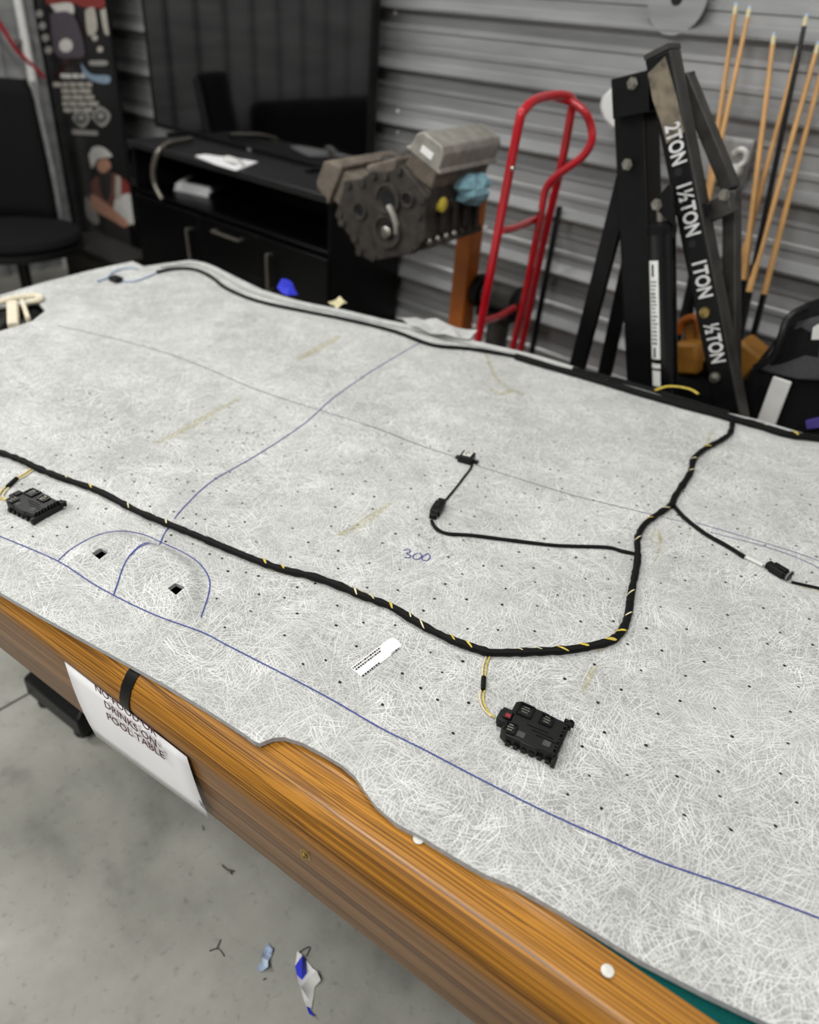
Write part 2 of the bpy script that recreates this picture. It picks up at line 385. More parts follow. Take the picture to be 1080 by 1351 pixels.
for pa, pb, iv in ((T(u0 + RW, v0, 0), T(u1 - RW, v0, 0), V), (T(u1 - RW, v1, 0), T(u0 + RW, v1, 0), -V), (T(u0, v1 - RW, 0), T(u0, v0 + RW, 0), U), (T(u1, v0 + RW, 0), T(u1, v1 - RW, 0), -U)):
    add_local(rail(pa, pb, iv, prof=cu_), 'cushion', M['felt'])
mb = MB().prism([T(u0 + .1, v0 + .1, .77), T(u1 - .1, v0 + .1, .77), T(u1 - .1, v1 - .1, .77), T(u0 + .1, v1 - .1, .77)], (0, 0, .03)); add_local(mb, 'felt_bed', M['felt'])
AZ = .612
def apron(pa, pb, iv):
    pr = [(.016, .76), (.016, .70), (.020, AZ + .004), (.023, AZ), (.042, AZ), (.042, .76)]
    return rail(pa, pb, iv, prof=pr)
for pa, pb, iv in ((T(u0 + .02, v0, 0), T(u1 - .02, v0, 0), V), (T(u1 - .02, v1, 0), T(u0 + .02, v1, 0), -V), (T(u0, v1 - .045, 0), T(u0, v0 + .045, 0), U), (T(u1, v0 + .045, 0), T(u1, v1 - .045, 0), -U)):
    add_local(apron(pa, pb, iv), 'apron', M['walnut'])
mb = MB().prism([T(u0 + .06, v0 + .06, .70), T(u1 - .06, v0 + .06, .70), T(u1 - .06, v1 - .06, .70), T(u0 + .06, v1 - .06, .70)], (0, 0, .06)); add_local(mb, 'slate_frame', M['black_matte'])
lp = pz(122, 966, 0); lu, lv = uv(lp)
for cu2 in (lu - .10, u1 - .45):
    for vv in (lv + .10, v1 - .30):
        mb = MB(); c = T(cu2, vv, 0)
        def ring(h, a, b): return [c + U*(i*a) + V*(j*b) + Vector((0, 0, h)) for i, j in ((-1, -1), (1, -1), (1, 1), (-1, 1))]
        mb.tube_rings([ring(0.03, .12, .14), ring(.09, .12, .14), ring(.12, .10, .10), ring(.55, .09, .09), ring(.70, .12, .12)])
        for i in (-1, 1):
            for j in (-1, 1):
                q = c + U*(i*.08) + V*(j*.11); mb.cyl(q, q + Vector((0, 0, .035)), .028, .022, 10)
        add_local(mb, 'leg', M['black'], .006)
for px, py in ((552, 1107), (801, 1281)):
    p = pz(px, py, .838); add_local(MB().lathe([(.0068, 0), (.0068, .0008), (.004, .0014), (0, .0015)], p, (0, 0, 1), 16), 'rail_sight', M['pearl'])
def on_apron(px, py, off=.0165):
    """point of the apron's outer face under a pixel"""
    d = ray(px, py); t = (v0 + off - CAM.dot(V))/d.dot(V); return CAM + d*t
p = on_apron(403, 1127, .0165)
add_local(MB().lathe([(.010, 0), (.010, .001), (.006, .002), (.0055, .004), (.0, .005)], p, -V, 14).cyl(p - V*.003, p - V*.006, .0028, n=6), 'bolt', M['brass'])

# paper notice hung on the apron
TL, TRp, BR, BL = on_apron(86, 872, .012), on_apron(247, 998, .012), on_apron(278, 1079, .012), on_apron(130, 969, .012)
KL = on_apron(118, 932, .012)
notice = thing('paper_notice', (TL+TRp+BR+BL)/4, 'white paper notice with handwritten capitals taped to the walnut apron', 'notice')
mb = MB(); rows = []
for j in range(7):
    s = j/6; row = []
    for i in range(9):
        q = (TL.lerp(TRp, i/8)).lerp(BL.lerp(BR, i/8), s)
        q += -V*(.001 + .006*math.sin(s*2.6)*(1 - i/8*.6)); row.append(q)
    rows.append(row)
mb.add([p for r in rows for p in r], [(j*9+i, j*9+i+1, j*9+i+10, j*9+i+9) for j in range(6) for i in range(8)])
pn = mb.build('sheet', M['paper'], notice); pn.modifiers.new('s', 'SOLIDIFY').thickness = .0004
def onp(px, py): return on_apron(px, py, .0125 - .0085)
dn = (BL - TL).normalized()
for body, l, r in (('NO FOOD OR', (126, 906), (206, 967)), ('DRINKS ON', (139, 928), (207, 981)), ('POOL TABLE', (142, 944), (217, 997))):
    a, b = onp(*l), onp(*r); w_ = (b - a).length
    o = put_text('handwriting', body, .022, (a + b)/2 - V*.0012, b - a, Vector((0, 0, 1)), M['ink_red'], notice)
    xs = [v.co.dot((b - a).normalized()) for v in o.data.vertices]; k = w_/(max(xs) - min(xs)); c = (a + b)/2
    d = (b - a).normalized()
    for vtx in o.data.vertices: vtx.co += d*((vtx.co - c).dot(d)*(k - 1))
a, b = onp(262, 1056), onp(270, 1064)
for i in range(3): MB().beam(a + dn*(.004*i), b + dn*(.004*i), .0004, .002).build('small_print', M['ink_grey'], notice)

# ---------------------------------------------------------------- headliner panel
PZ = .848
def rec(x, y):
    return 0.0
arc_px = [(77, 740), (95, 724), (130, 706), (160, 701), (190, 706), (215, 717), (245, 731), (265, 746), (276, 765), (275, 785), (265, 815)]
near_px = [(0, 708), (75, 740), (130, 775), (200, 810), (265, 834), (300, 852), (380, 893), (440, 925), (500, 960), (560, 990), (640, 1032), (720, 1072), (800, 1108), (860, 1134), (920, 1155), (1000, 1182), (1080, 1212), (1140, 1236)]
ARC = [pz(x, y, PZ) for x, y in arc_px]; POCK = [(p.x, p.y) for p in smooth_path(ARC, 4)] + [(pz(x, y, PZ).x, pz(x, y, PZ).y) for x, y in ((200, 810), (130, 775))]
_arc = np.array([(p.x, p.y) for p in smooth_path(ARC, 6)]); _low = np.array([(p.x, p.y) for p in smooth_path([pz(x, y, PZ) for x, y in ((77, 742), (130, 775), (200, 810), (265, 834))], 6)])
_mid = np.array([(p.x, p.y) for p in smooth_path([pz(x, y, PZ) for x, y in ((150, 785), (160, 755), (170, 735), (185, 722), (197, 716))], 6)])
_ridge = [pz(x, y, PZ) for x, y in ((430, 1045), (560, 1090), (700, 1160), (800, 1215), (900, 1268), (1010, 1330))]
_ridge = np.array([(p.x, p.y) for p in smooth_path(_ridge, 6)])
def dist(Q, L): return np.sqrt(((Q[:, None, :] - L[None])**2).sum(2)).min(1)
def surf(Q):
    Q = np.asarray(Q, float).reshape(-1, 2); z = np.full(len(Q), PZ)
    z += .0012*np.sin(Q[:, 0]*5.1 + 1)*np.sin(Q[:, 1]*6.3) 
    k = inpoly(Q, POCK)
    if k.any():
        q = Q[k]; da = dist(q, _arc); dl = dist(q, _low); dm = dist(q, _mid)
        s = np.clip(da/.034, 0, 1); s = s*s*(3 - 2*s); l = np.clip(dl/.075, 0, 1)
        l = l*l*(3 - 2*l); z[k] += .018*s*l - .004*np.exp(-(dm/.016)**2)*s*l
    near = (Q[:, 1] < .9) & (Q[:, 0] > -1.0)
    if near.any(): z[near] -= .0035*np.exp(-(dist(Q[near], _ridge)/.028)**2)
    return z
def on(px, py, lift=0.0):
    z = PZ
    for _ in range(14):
        p = pz(px, py, z); z = .5*z + .5*float(surf([(p.x, p.y)])[0])
    p = pz(px, py, z + lift); return Vector((p.x, p.y, z + lift))
near_edge = [(0, 782), (40, 805), (100, 838), (170, 876), (220, 904), (270, 934), (300, 953), (320, 966), (335, 977), (342, 980), (350, 977), (360, 973), (375, 972), (400, 980), (430, 996), (450, 1008), (468, 1023), (480, 1040), (495, 1060), (510, 1073), (525, 1085), (560, 1104), (600, 1129), (640, 1152), (680, 1168), (717, 1188), (770, 1219), (844, 1265), (930, 1309), (1023, 1352), (1120, 1400)]
far_edge = [(1080, 578), (1000, 554), (950, 543), (880, 519), (830, 505), (760, 485), (700, 468), (640, 453), (610, 445), (570, 436), (540, 430), (500, 420), (450, 408), (400, 399), (345, 382), (310, 365), (280, 350), (250, 343), (215, 348), (190, 352), (175, 345)]
B = [Vector((-2.12, .13, 0)), Vector((-1.5, .20, 0))] + [pz(x, y, PZ) for x, y in near_edge] + [Vector((.35, .60, 0)), Vector((.5, .64, 0)), Vector((.5, 1.98, 0))] + [pz(x, y, PZ) for x, y in far_edge] + [pz(x, y, PZ) for x, y in ((120, 357), (60, 372), (0, 389), (-60, 408))] + [Vector((-2.16, .60, 0))]
holes = [[(121, 730), (132, 723), (143, 729), (131, 738)], [(221, 776), (231, 769), (244, 775), (232, 785)], [(-45, 424), (-20, 443), (0, 437), (42, 424), (60, 410), (50, 398), (0, 404)]]
HO = [[on(x, y) for x, y in h] for h in holes]
def resample(P, st, closed=True):
    out = []
    for i in range(len(P) if closed else len(P) - 1):
        a, b = P[i], P[(i+1) % len(P)]; k = max(1, int(math.ceil((b - a).xy.length/st)))
        out += [a.lerp(b, j/k) for j in range(k)]
    return out
loops = [resample(B, .012)] + [resample(h, .006) for h in HO]
pts = []; edges = []
for L in loops:
    s = len(pts); pts += [Vector((p.x, p.y)) for p in L]; edges += [(s + i, s + (i+1) % len(L)) for i in range(len(L))]
ne = len(pts); E_ = np.array([(p.x, p.y) for p in pts])
g = []
for st, x0, x1, y0, y1 in ((.022, -2.2, .5, .1, 2.0), (.0065, -1.12, -.60, .30, .66), (.012, -.75, .2, .40, .75)):
    X_, Y_ = np.meshgrid(np.arange(x0, x1, st), np.arange(y0, y1, st)); Y_ = Y_ + (np.arange(X_.shape[1]) % 2)*st/2
    q = np.stack([X_.ravel(), Y_.ravel()], 1); q += RNG.uniform(-.1, .1, q.shape)*st
    q = q[inpoly(q, loops[0])]
    for h in loops[1:]: q = q[~inpoly(q, h)]
    dd = np.concatenate([dist(c, E_) for c in np.array_split(q, 20)]); q = q[dd > .0045]
    if g: 
        gg = np.concatenate(g); gg = gg[~((gg[:, 0] > x0) & (gg[:, 0] < x1) & (gg[:, 1] > y0) & (gg[:, 1] < y1))]; g = [gg]
    g.append(q)
g = np.concatenate(g); pts += [Vector((float(x), float(y))) for x, y in g]
r = geometry.delaunay_2d_cdt(pts, edges, [], 0, 1e-6)
Q = np.array([(v.x, v.y) for v in r[0]]); F = np.array(r[2]); cen = Q[F].mean(1)
keep = inpoly(cen, loops[0])
for h in loops[1:]: keep &= ~inpoly(cen, h)
Zs = np.concatenate([surf(c) for c in np.array_split(Q, 20)])
mb = MB(); mb.add([(float(x), float(y), float(z)) for (x, y), z in zip(Q, Zs)], [tuple(int(i) for i in f) for f in F[keep]])
panel = mb.build('headliner_panel', [M['fibre'], M['fibre_edge']], fix=False)
me = panel.data
_bc = {}
for p in me.polygons:
    for k in p.edge_keys: _bc[k] = _bc.get(k, 0) + 1
for e_ in me.edges: e_.use_edge_sharp = _bc[e_.key] == 1
if sum(p.normal.z for p in me.polygons) < 0: me.flip_normals()
sm = panel.modifiers.new('thickness', 'SOLIDIFY'); sm.thickness = .008; sm.offset = -1; sm.material_offset_rim = 1
tag(panel, 'large grey fibreglass headliner panel lying upside down across the pool table', 'panel')
def pline(pxs, n=5, lift=.0004): return [Vector((p.x, p.y, float(surf([(p.x, p.y)])[0]) + lift)) for p in smooth_path([on(x, y) for x, y in pxs], n)]
def pen(pxs, w_=.0022, m='ink_blue', name='pen_line', lift=.0011): return MB().ribbon(pline(pxs, lift=lift), w_).build(name, M[m], panel, False)
pen(near_px, .0021)
pen(arc_px, .002)
pen([(150, 785), (160, 755), (170, 735), (185, 720), (197, 717)], .0022); pen([(172, 734), (183, 723), (196, 718), (207, 719)], .002)
pen([(210, 719), (216, 706), (222, 697)], .0022)
pen([(230, 685), (245, 667), (280, 635), (340, 600), (400, 560), (440, 525), (490, 490), (540, 460), (556, 452)], .0022)
pen([(75, 430), (130, 442), (210, 463), (275, 487), (340, 515), (420, 541), (490, 563), (560, 590), (604, 604)], .0018, 'ink_grey')
pen([(628, 614), (700, 637), (760, 655), (830, 672), (880, 684), (902, 689)], .0015, 'ink_grey')
pen([(918, 690), (1000, 714), (1060, 733), (1090, 745)], .0013); pen([(935, 702), (1010, 722), (1055, 738), (1090, 755)], .0013)
# handwritten 300
dig = [[(532, 727), (538, 725), (541, 728), (536, 731), (541, 733), (540, 736), (533, 736)], [(551, 730), (545, 733), (546, 738), (552, 738), (556, 734), (553, 730)], [(563, 731), (557, 735), (557, 739), (563, 740), (567, 736), (566, 732), (561, 731)]]
for dg in dig: pen(dg, .0019, name='handwritten_digit')
# glue smears
for pxs, w0 in (([(205, 584), (225, 576), (255, 560), (285, 542), (318, 525)], .02), ([(445, 706), (465, 698), (490, 682), (515, 664)], .018), ([(390, 475), (420, 460), (448, 443)], .03), ([(645, 512), (660, 520), (675, 515), (690, 522)], .02), ([(768, 916), (776, 895), (786, 877)], .010), ([(868, 690), (858, 712), (872, 716), (868, 700), (870, 720), (862, 745)], .006), ([(921, 600), (932, 585), (939, 566)], .008), ([(640, 466), (655, 500), (672, 512)], .012), ([(1045, 768), (1062, 775), (1085, 780)], .012), ([(455, 772), (480, 785), (520, 803)], .016), ([(345, 748), (380, 755), (410, 764)], .014), ([(830, 812), (815, 838), (785, 860)], .016)):
    q = pline(pxs, 4, .0003); k = len(q)
    MB().ribbon(q, [w0*(.35 + .65*math.sin(math.pi*(i + .5)/k)) for i in range(k)]).build('glue_smear', M['glue'], panel, False)
# perforation dots (seen one by one in the photo but about 400 of them: one stuff part)
DOTS = [((740, 760), 3.176, "102,11 198,12 96,81 203,92 417,30 520,18 688,26 417,129 540,136 697,163 847,134 933,86 1039,180 917,237 864,284 1053,288 357,219 526,223 664,301 82,190 219,189 278,285 422,312 599,359 936,375 788,462 994,464 521,418 335,395 139,370 252,476 154,530 498,523 643,554 960,568 406,577 181,655 88,714 355,709 716,672 950,701 658,818 918,827 118,836 276,834 485,839 27,915 169,973 665,922 987,949 516,1001 711,1063 898,1047 15,430"),
 ((300, 700), 3.375, "127,50 360,52 280,117 493,90 492,169 631,145 766,173 689,55 748,14 852,19 897,76 983,118 1045,193 969,238 921,303 1064,306 872,356 758,265 622,254 390,235 310,252 82,186 138,202 2,181 140,284 253,299 103,359 310,369 489,334 483,422 605,410 746,421 254,466 574,515 437,577 336,594 500,675 690,775 778,636 860,701 935,753 1004,902 1073,767 955,631 903,542 1047,582 1068,437 694,541 681,574 593,604 611,635 1049,43"),
 ((300, 440), 3.176, "8,310 13,352 93,352 199,351 111,373 249,310 48,405 109,415 128,424 82,443 20,456 196,405 67,489 147,465 160,504 238,513 128,538 253,575 127,616 63,614 294,663 226,722 61,711 72,790 272,816 119,873 339,875 263,936 368,387 474,420 475,454 471,513 330,490 586,388 672,374 663,425 730,462 555,425 614,498 719,523 554,538 647,561 388,580 482,589 579,619 437,651 525,672 614,683 682,614 768,649 451,727 608,735 545,802 434,807 705,838 803,844 791,778 756,728 649,877 463,910 596,962 720,988 845,897 925,936 984,1007 913,1050 988,867 932,799 1033,766 979,743 893,637 827,594 916,577 839,533 850,475 928,442 921,388 928,493 1026,464 1065,493 1048,642 1072,973 77,1000 130,1014"),
 ((540, 560), 3.0, "82,90 155,57 160,106 283,128 332,164 452,132 430,53 514,19 572,69 706,134 769,147 811,101 953,86 868,57 1051,155 822,205 985,217 768,223 590,182 599,213 556,178 506,256 456,272 604,254 593,300 513,329 746,268 728,300 745,345 875,376 946,317 898,320 921,273 991,265 423,360 301,287 271,247 300,211 384,309 145,185 62,201 124,242 204,343 257,363 160,394 27,375 38,437 78,488 359,415 212,457 433,505 550,495 533,452 671,438 829,467 773,527 658,526 878,535 291,560 365,560 491,568 596,568 208,592 141,632 98,690 225,692 366,713 505,718 381,650 497,624 586,675 691,677 792,687 696,610 787,611 350,813 495,818 677,779 808,779 228,809 994,629 993,722 863,868 999,895 917,972 731,949 1052,527"),
 ((860, 600), 4.909, "148,58 476,62 358,94 125,107 42,160 50,237 203,238 349,215 534,121 550,206 670,222 441,271 855,173 1018,185 840,218 967,261 599,302 803,324 1022,324 349,339 524,390 750,394 1026,417 917,468 552,480 633,474 813,498 165,390 177,467 246,476 188,512 391,584 557,596 668,608 731,586 933,589 1063,659 481,646 328,658 150,669 766,676 576,787 668,780 475,826 214,812 54,832 1036,762 998,824 852,918 720,995 1017,1064 487,1038 246,997 54,987"),
 ((720, 380), 3.0, "65,403 272,640 415,627 322,582 360,516 249,691 118,677 50,722 511,695 416,758 496,725 639,717 229,764 61,755 280,746 207,807 352,813 449,805 382,785 189,839 67,796 358,859 405,859 205,886 155,920 333,916"),
 ((0, 560), 3.0, "222,122 281,122 355,128 431,90 485,131 583,131 423,32 335,51 402,171 284,188 415,222 521,197 531,226 592,232 634,165 684,150 700,217 768,127 780,89 800,37 832,158 861,103 892,72 946,21 963,74 978,33 1020,149 1021,220 963,221 910,190 853,212 895,263 830,273 764,264 712,273 743,228 779,183 546,271 593,324 594,396 419,334 411,393 309,333 302,282 240,266 153,236 86,236 38,188 265,406 226,440 130,443 48,407 725,370 775,355 775,392 812,375 688,345 905,403 967,386 958,313 1013,464 879,530 762,473 677,438 655,463 829,513 900,580 973,585 1023,599 1024,672 991,740 857,689 889,803"),
 ((0, 380), 3.176, "438,523 443,541 467,551 448,606 455,666 513,713 589,483 666,519 558,594 638,600 620,626 617,713 687,542 712,549 757,511 671,747 554,780 425,753 299,704 376,707 300,772 236,701 136,452 264,467 374,442 109,629 351,627 751,662 823,665 757,725 814,707 848,610 864,569 851,498 878,642 913,682 967,545 905,550 960,500 942,590 1001,595 973,646 1035,636 1020,680 880,740 825,766 742,800 565,810"),
 ((0, 0), 1.0, "442,467 408,487 322,468 277,457")]
seen = []; mb = MB()
for (ox, oy), sc, txt in DOTS:
    for tkn in txt.split():
        x, y = map(float, tkn.split(',')); px, py = ox + x/sc, oy + y/sc
        if any(abs(px - a) + abs(py - b) < 7 for a, b in seen): continue
        seen.append((px, py)); p = on(px, py, .0004); rr = .0026*random.uniform(.85, 1.15); ph = random.random()*6; e = random.uniform(.65, 1)
        mb.poly([p + Vector((math.cos(6.2832*k/7 + ph)*rr, math.sin(6.2832*k/7 + ph)*rr*e, 0)) for k in range(7)])
tag(mb.build('perforations', M['hole'], panel, False), kind='stuff')
# rolled far lip of the panel
lip_px = [(212, 352), (230, 349), (250, 347), (265, 349), (282, 355), (300, 365), (320, 377), (345, 387), (400, 402), (450, 412), (500, 424), (540, 432), (575, 440), (610, 450), (640, 457), (700, 471), (760, 488), (830, 508), (880, 523)]
lp_ = smooth_path([on(x, y, .004) for x, y in lip_px], 4)
MB().tube(lp_, [.004 + .007*min(1, i/6) if i < 60 else max(.004, .011 - (i - 60)*.0006) for i in range(len(lp_))], 8, flat=.8).build('rolled_lip', M['lip'], panel)
# cream foam and plastic pieces round the far left cut-out
fp = thing('foam_strip', on(45, 392), 'cream foam strip curling round the cut-out in the far left corner', 'foam strip')
MB().tube(smooth_path([on(x, y, .007) for x, y in ((-30, 402), (-5, 399), (20, 393), (40, 390), (52, 391), (50, 396), (36, 398))], 5), .011, 8, flat=.7).build('strip', M['offwhite'], fp)
fb = thing('foam_block', on(20, 425), 'cream foam block standing in the dark cut-out', 'foam block')
a0, a1 = on(18, 432, -.006), on(17, 402, .012)
MB().beam(a0, a1, .028, .03).beam(on(38, 424, -.006), on(30, 400, .012), .012, .03).build('block', M['offwhite'], fb, bevel=.004)

# ---------------------------------------------------------------- wiring harness
har = thing('wiring_harness', on(650, 862), 'black cloth-taped wiring harness with yellow wire showing, looped across the panel', 'wiring harness')
def wire(pxs, r, name='branch', m='tape', n=4, flat=.9, lift=None, lump=.0, parent=har):
    q = [on(x, y, r*flat if lift is None else lift) for x, y in pxs]; q = smooth_path(q, n)
    rr = [r*(1 + lump*mnoise.noise(p*75)) for p in q]
    return MB().tube(q, rr, 8, flat=flat).build(name, M[m], parent), q
trunk_px = [(-60, 580), (0, 597), (30, 608), (48, 617), (80, 630), (130, 648), (180, 674), (228, 694), (260, 707), (300, 724), (340, 740), (375, 752), (410, 760), (445, 772), (480, 787), (515, 800), (545, 818), (570, 832), (600, 846), (635, 858), (650, 861), (700, 860), (750, 857), (785, 851), (808, 844), (822, 829), (829, 808), (832, 785), (838, 755), (841, 735), (841, 710), (850, 692), (868, 678), (885, 666), (890, 655), (900, 640), (911, 622), (915, 605), (930, 592), (950, 581), (963, 571), (966, 556)]
R0 = .0064
_, tq = wire(trunk_px, R0, 'trunk', lump=.34, n=9)
far_px = [(207, 359), (225, 355), (245, 354), (262, 357), (280, 366), (300, 381), (340, 397), (400, 410), (460, 422), (520, 437), (570, 455), (620, 460), (680, 470), (720, 482), (780, 499), (850, 520), (900, 534), (950, 547), (966, 552), (1000, 561), (1040, 573), (1080, 578), (1150, 590)]
wire(far_px[:13], .0058, 'branch', lump=.15)
wire(far_px[12:], .0095, 'trunk', lump=.2)
wire([(755, 487), (800, 498), (850, 512), (900, 527), (960, 545)], .008, 'branch', lump=.25)
wire([(840, 731), (820, 727), (800, 722), (740, 720), (700, 716), (660, 711), (620, 706), (590, 704), (575, 697), (569, 687)], .0036, lump=.2)
wire([(584, 664), (600, 645), (613, 628), (620, 619), (623, 612)], .0024, 'lead', 'black')
wire([(888, 666), (896, 676), (905, 685), (930, 704), (960, 721), (982, 735)], .0042, lump=.1)
wire([(981, 734), (994, 740), (1006, 746)], .0034, 'heat_shrink', 'white')
wire([(1044, 768), (1080, 776), (1140, 790)], .0028, 'lead', 'black')
for dx in (-.0025, .0025):
    for pth in ([(46, 617), (30, 628), (22, 632)], [(10, 642), (3, 650), (2, 656), (12, 661)]):
        q = [p + Vector((dx, dx, 0)) for p in smooth_path([on(x, y, .002) for x, y in pth], 5)]
        MB().tube(q, .0013, 6).build('wire', M['wire_cream' if dx > 0 else 'wire_yellow'], har)
    for pth in ([(644, 864), (639, 880), (638, 896)], [(637, 908), (635, 922), (640, 936), (650, 946)]):
        q = [p + Vector((dx, dx*.3, 0)) for p in smooth_path([on(x, y, .002) for x, y in pth], 5)]
        MB().tube(q, .0012, 6).build('wire', M['wire_yellow' if dx > 0 else 'wire_cream'], har)
wire([(22, 631), (10, 642)], .0042, 'wire_sleeve'); wire([(638, 893), (637, 910)], .0036, 'wire_sleeve')
# bits of bare wire showing between turns of the tape: half-turn helical bands
flk = [(84, 631, 0), (119, 644, 1), (168, 668, 0), (216, 689, 0), (350, 743, 1), (372, 750, 1), (466, 782, 0), (488, 791, 0), (515, 800, 1), (537, 813, 0), (556, 824, 0), (594, 843, 1), (618, 852, 1), (684, 861, 0), (706, 860, 0), (738, 858, 1), (769, 854, 2), (803, 846, 2), (818, 834, 1), (829, 812, 0), (833, 786, 0), (842, 712, 0), (857, 687, 1), (878, 672, 0), (911, 622, 0), (915, 607, 0), (932, 591, 1), (1009, 563, 0), (1045, 574, 2)]
TQ = np.array([tuple(p) for p in tq]); 
FQ = smooth_path([on(x, y, .0085) for x, y in far_px[12:]], 6); FQn = np.array([tuple(p) for p in FQ])
for px, py, kd in flk:
    c = on(px, py, R0); src, arr, rad = (tq, TQ, R0*1.2) if px < 990 else (FQ, FQn, .0112)
    i = int(np.argmin(((arr - np.array(c))**2).sum(1))); i = min(max(i, 1), len(src) - 2)
    d = (src[i+1] - src[i-1]).normalized(); sd = Vector((0, 0, 1)).cross(d).normalized(); up = d.cross(sd); c = src[i]
    wd = (.0042, .0055, .0095)[kd]; mb = MB(); vs = []; a0_ = random.uniform(15, 60); a1_ = a0_ + random.uniform(75, 105); sl = random.uniform(.0022, .0036)
    for k in range(9):
        a = math.radians(a0_ + (a1_ - a0_)*k/8); o = (sd*math.cos(a) + up*math.sin(a)*.9)*rad; s = d*((k - 4)*sl*.7); wd_ = wd*(.35 + .65*math.sin(math.pi*(k + .5)/9))
        vs += [c + o + s - d*wd_/2, c + o + s + d*wd_/2]
    mb.add(vs, [(2*k, 2*k+1, 2*k+3, 2*k+2) for k in range(8)]); mb.build('exposed_wire', M['wire_cream' if kd == 0 else 'wire_yellow'], har)
# in-line connectors
def axes(a, b): 
    d = (b - a); d.z = 0; L = d.length; d.normalize(); return d, Vector((-d.y, d.x, 0)), L
def conn(pa, pb, w_, h, name='connector', parent=har):
    a, b = on(*pa), on(*pb); d, s, L = axes(a, b); X = Matrix((d, s, Vector((0, 0, 1)))).transposed(); c = (a + b)/2
    mb = MB(); mb.box(c + Vector((0, 0, h/2 + .0004)), (L*.6, w_, h), X); mb.box(c - d*L*.36 + Vector((0, 0, h/2)), (L*.28, w_*.72, h*.8), X)
    mb.box(c + d*L*.36 + Vector((0, 0, h/2)), (L*.28, w_*.8, h*.85), X); mb.box(c + d*L*.12 + Vector((0, 0, h + .001)), (L*.35, w_*.4, .004), X)
    for k in (-.12, 0, .12): mb.box(c + d*L*k + s*w_*.51 + Vector((0, 0, h*.5)), (L*.05, .003, h*.7), X)
    return mb.build(name, M['black'], parent, bevel=.0015), c, d, s, L
conn((570, 686), (583, 664), .020, .013)
o, c, d, s, L = conn((1010, 748), (1040, 766), .020, .014)
MB().tube([c + d*(L*.46) + Vector((math.cos(a)*0, 0, 0)) + s*math.cos(a)*.011 + Vector((0, 0, .009 + math.sin(a)*.009)) for a in np.linspace(0, 5.4, 10)], .0018, 5).build('cable_tie', M['grey'], har)

# small sensor at the end of the lead
a, b = on(605, 605), on(627, 611); d, s, L = axes(a, b); X = Matrix((d, s, Vector((0, 0, 1)))).transposed(); c = on(615.5, 608)
sn = thing('sensor_module', c, 'small black clip-in sensor with silver window at the lead end', 'sensor')
mb = MB(); mb.box(c + Vector((0, 0, .008)), (.028, .030, .016), X)
for q in (-1, 1): mb.box(c + d*(q*.019) + Vector((0, 0, .003)), (.012, .010, .006), X); mb.box(c + d*(q*.012) - s*.011 + Vector((0, 0, .004)), (.010, .006, .008), X)
mb.build('housing', M['black'], sn, bevel=.0012)
mb = MB(); mb.box(c + s*.001 + Vector((0, 0, .0168)), (.018, .02, .0012), X); mb.build('window', M['pearl'], sn, bevel=.0006)
MB().tube([c + d*math.cos(t)*.0045 + s*(.001 + math.sin(t)*.0045) + Vector((0, 0, .0178)) for t in np.linspace(0, 5, 10)], .0008, 5).build('window_ring', M['black'], sn)

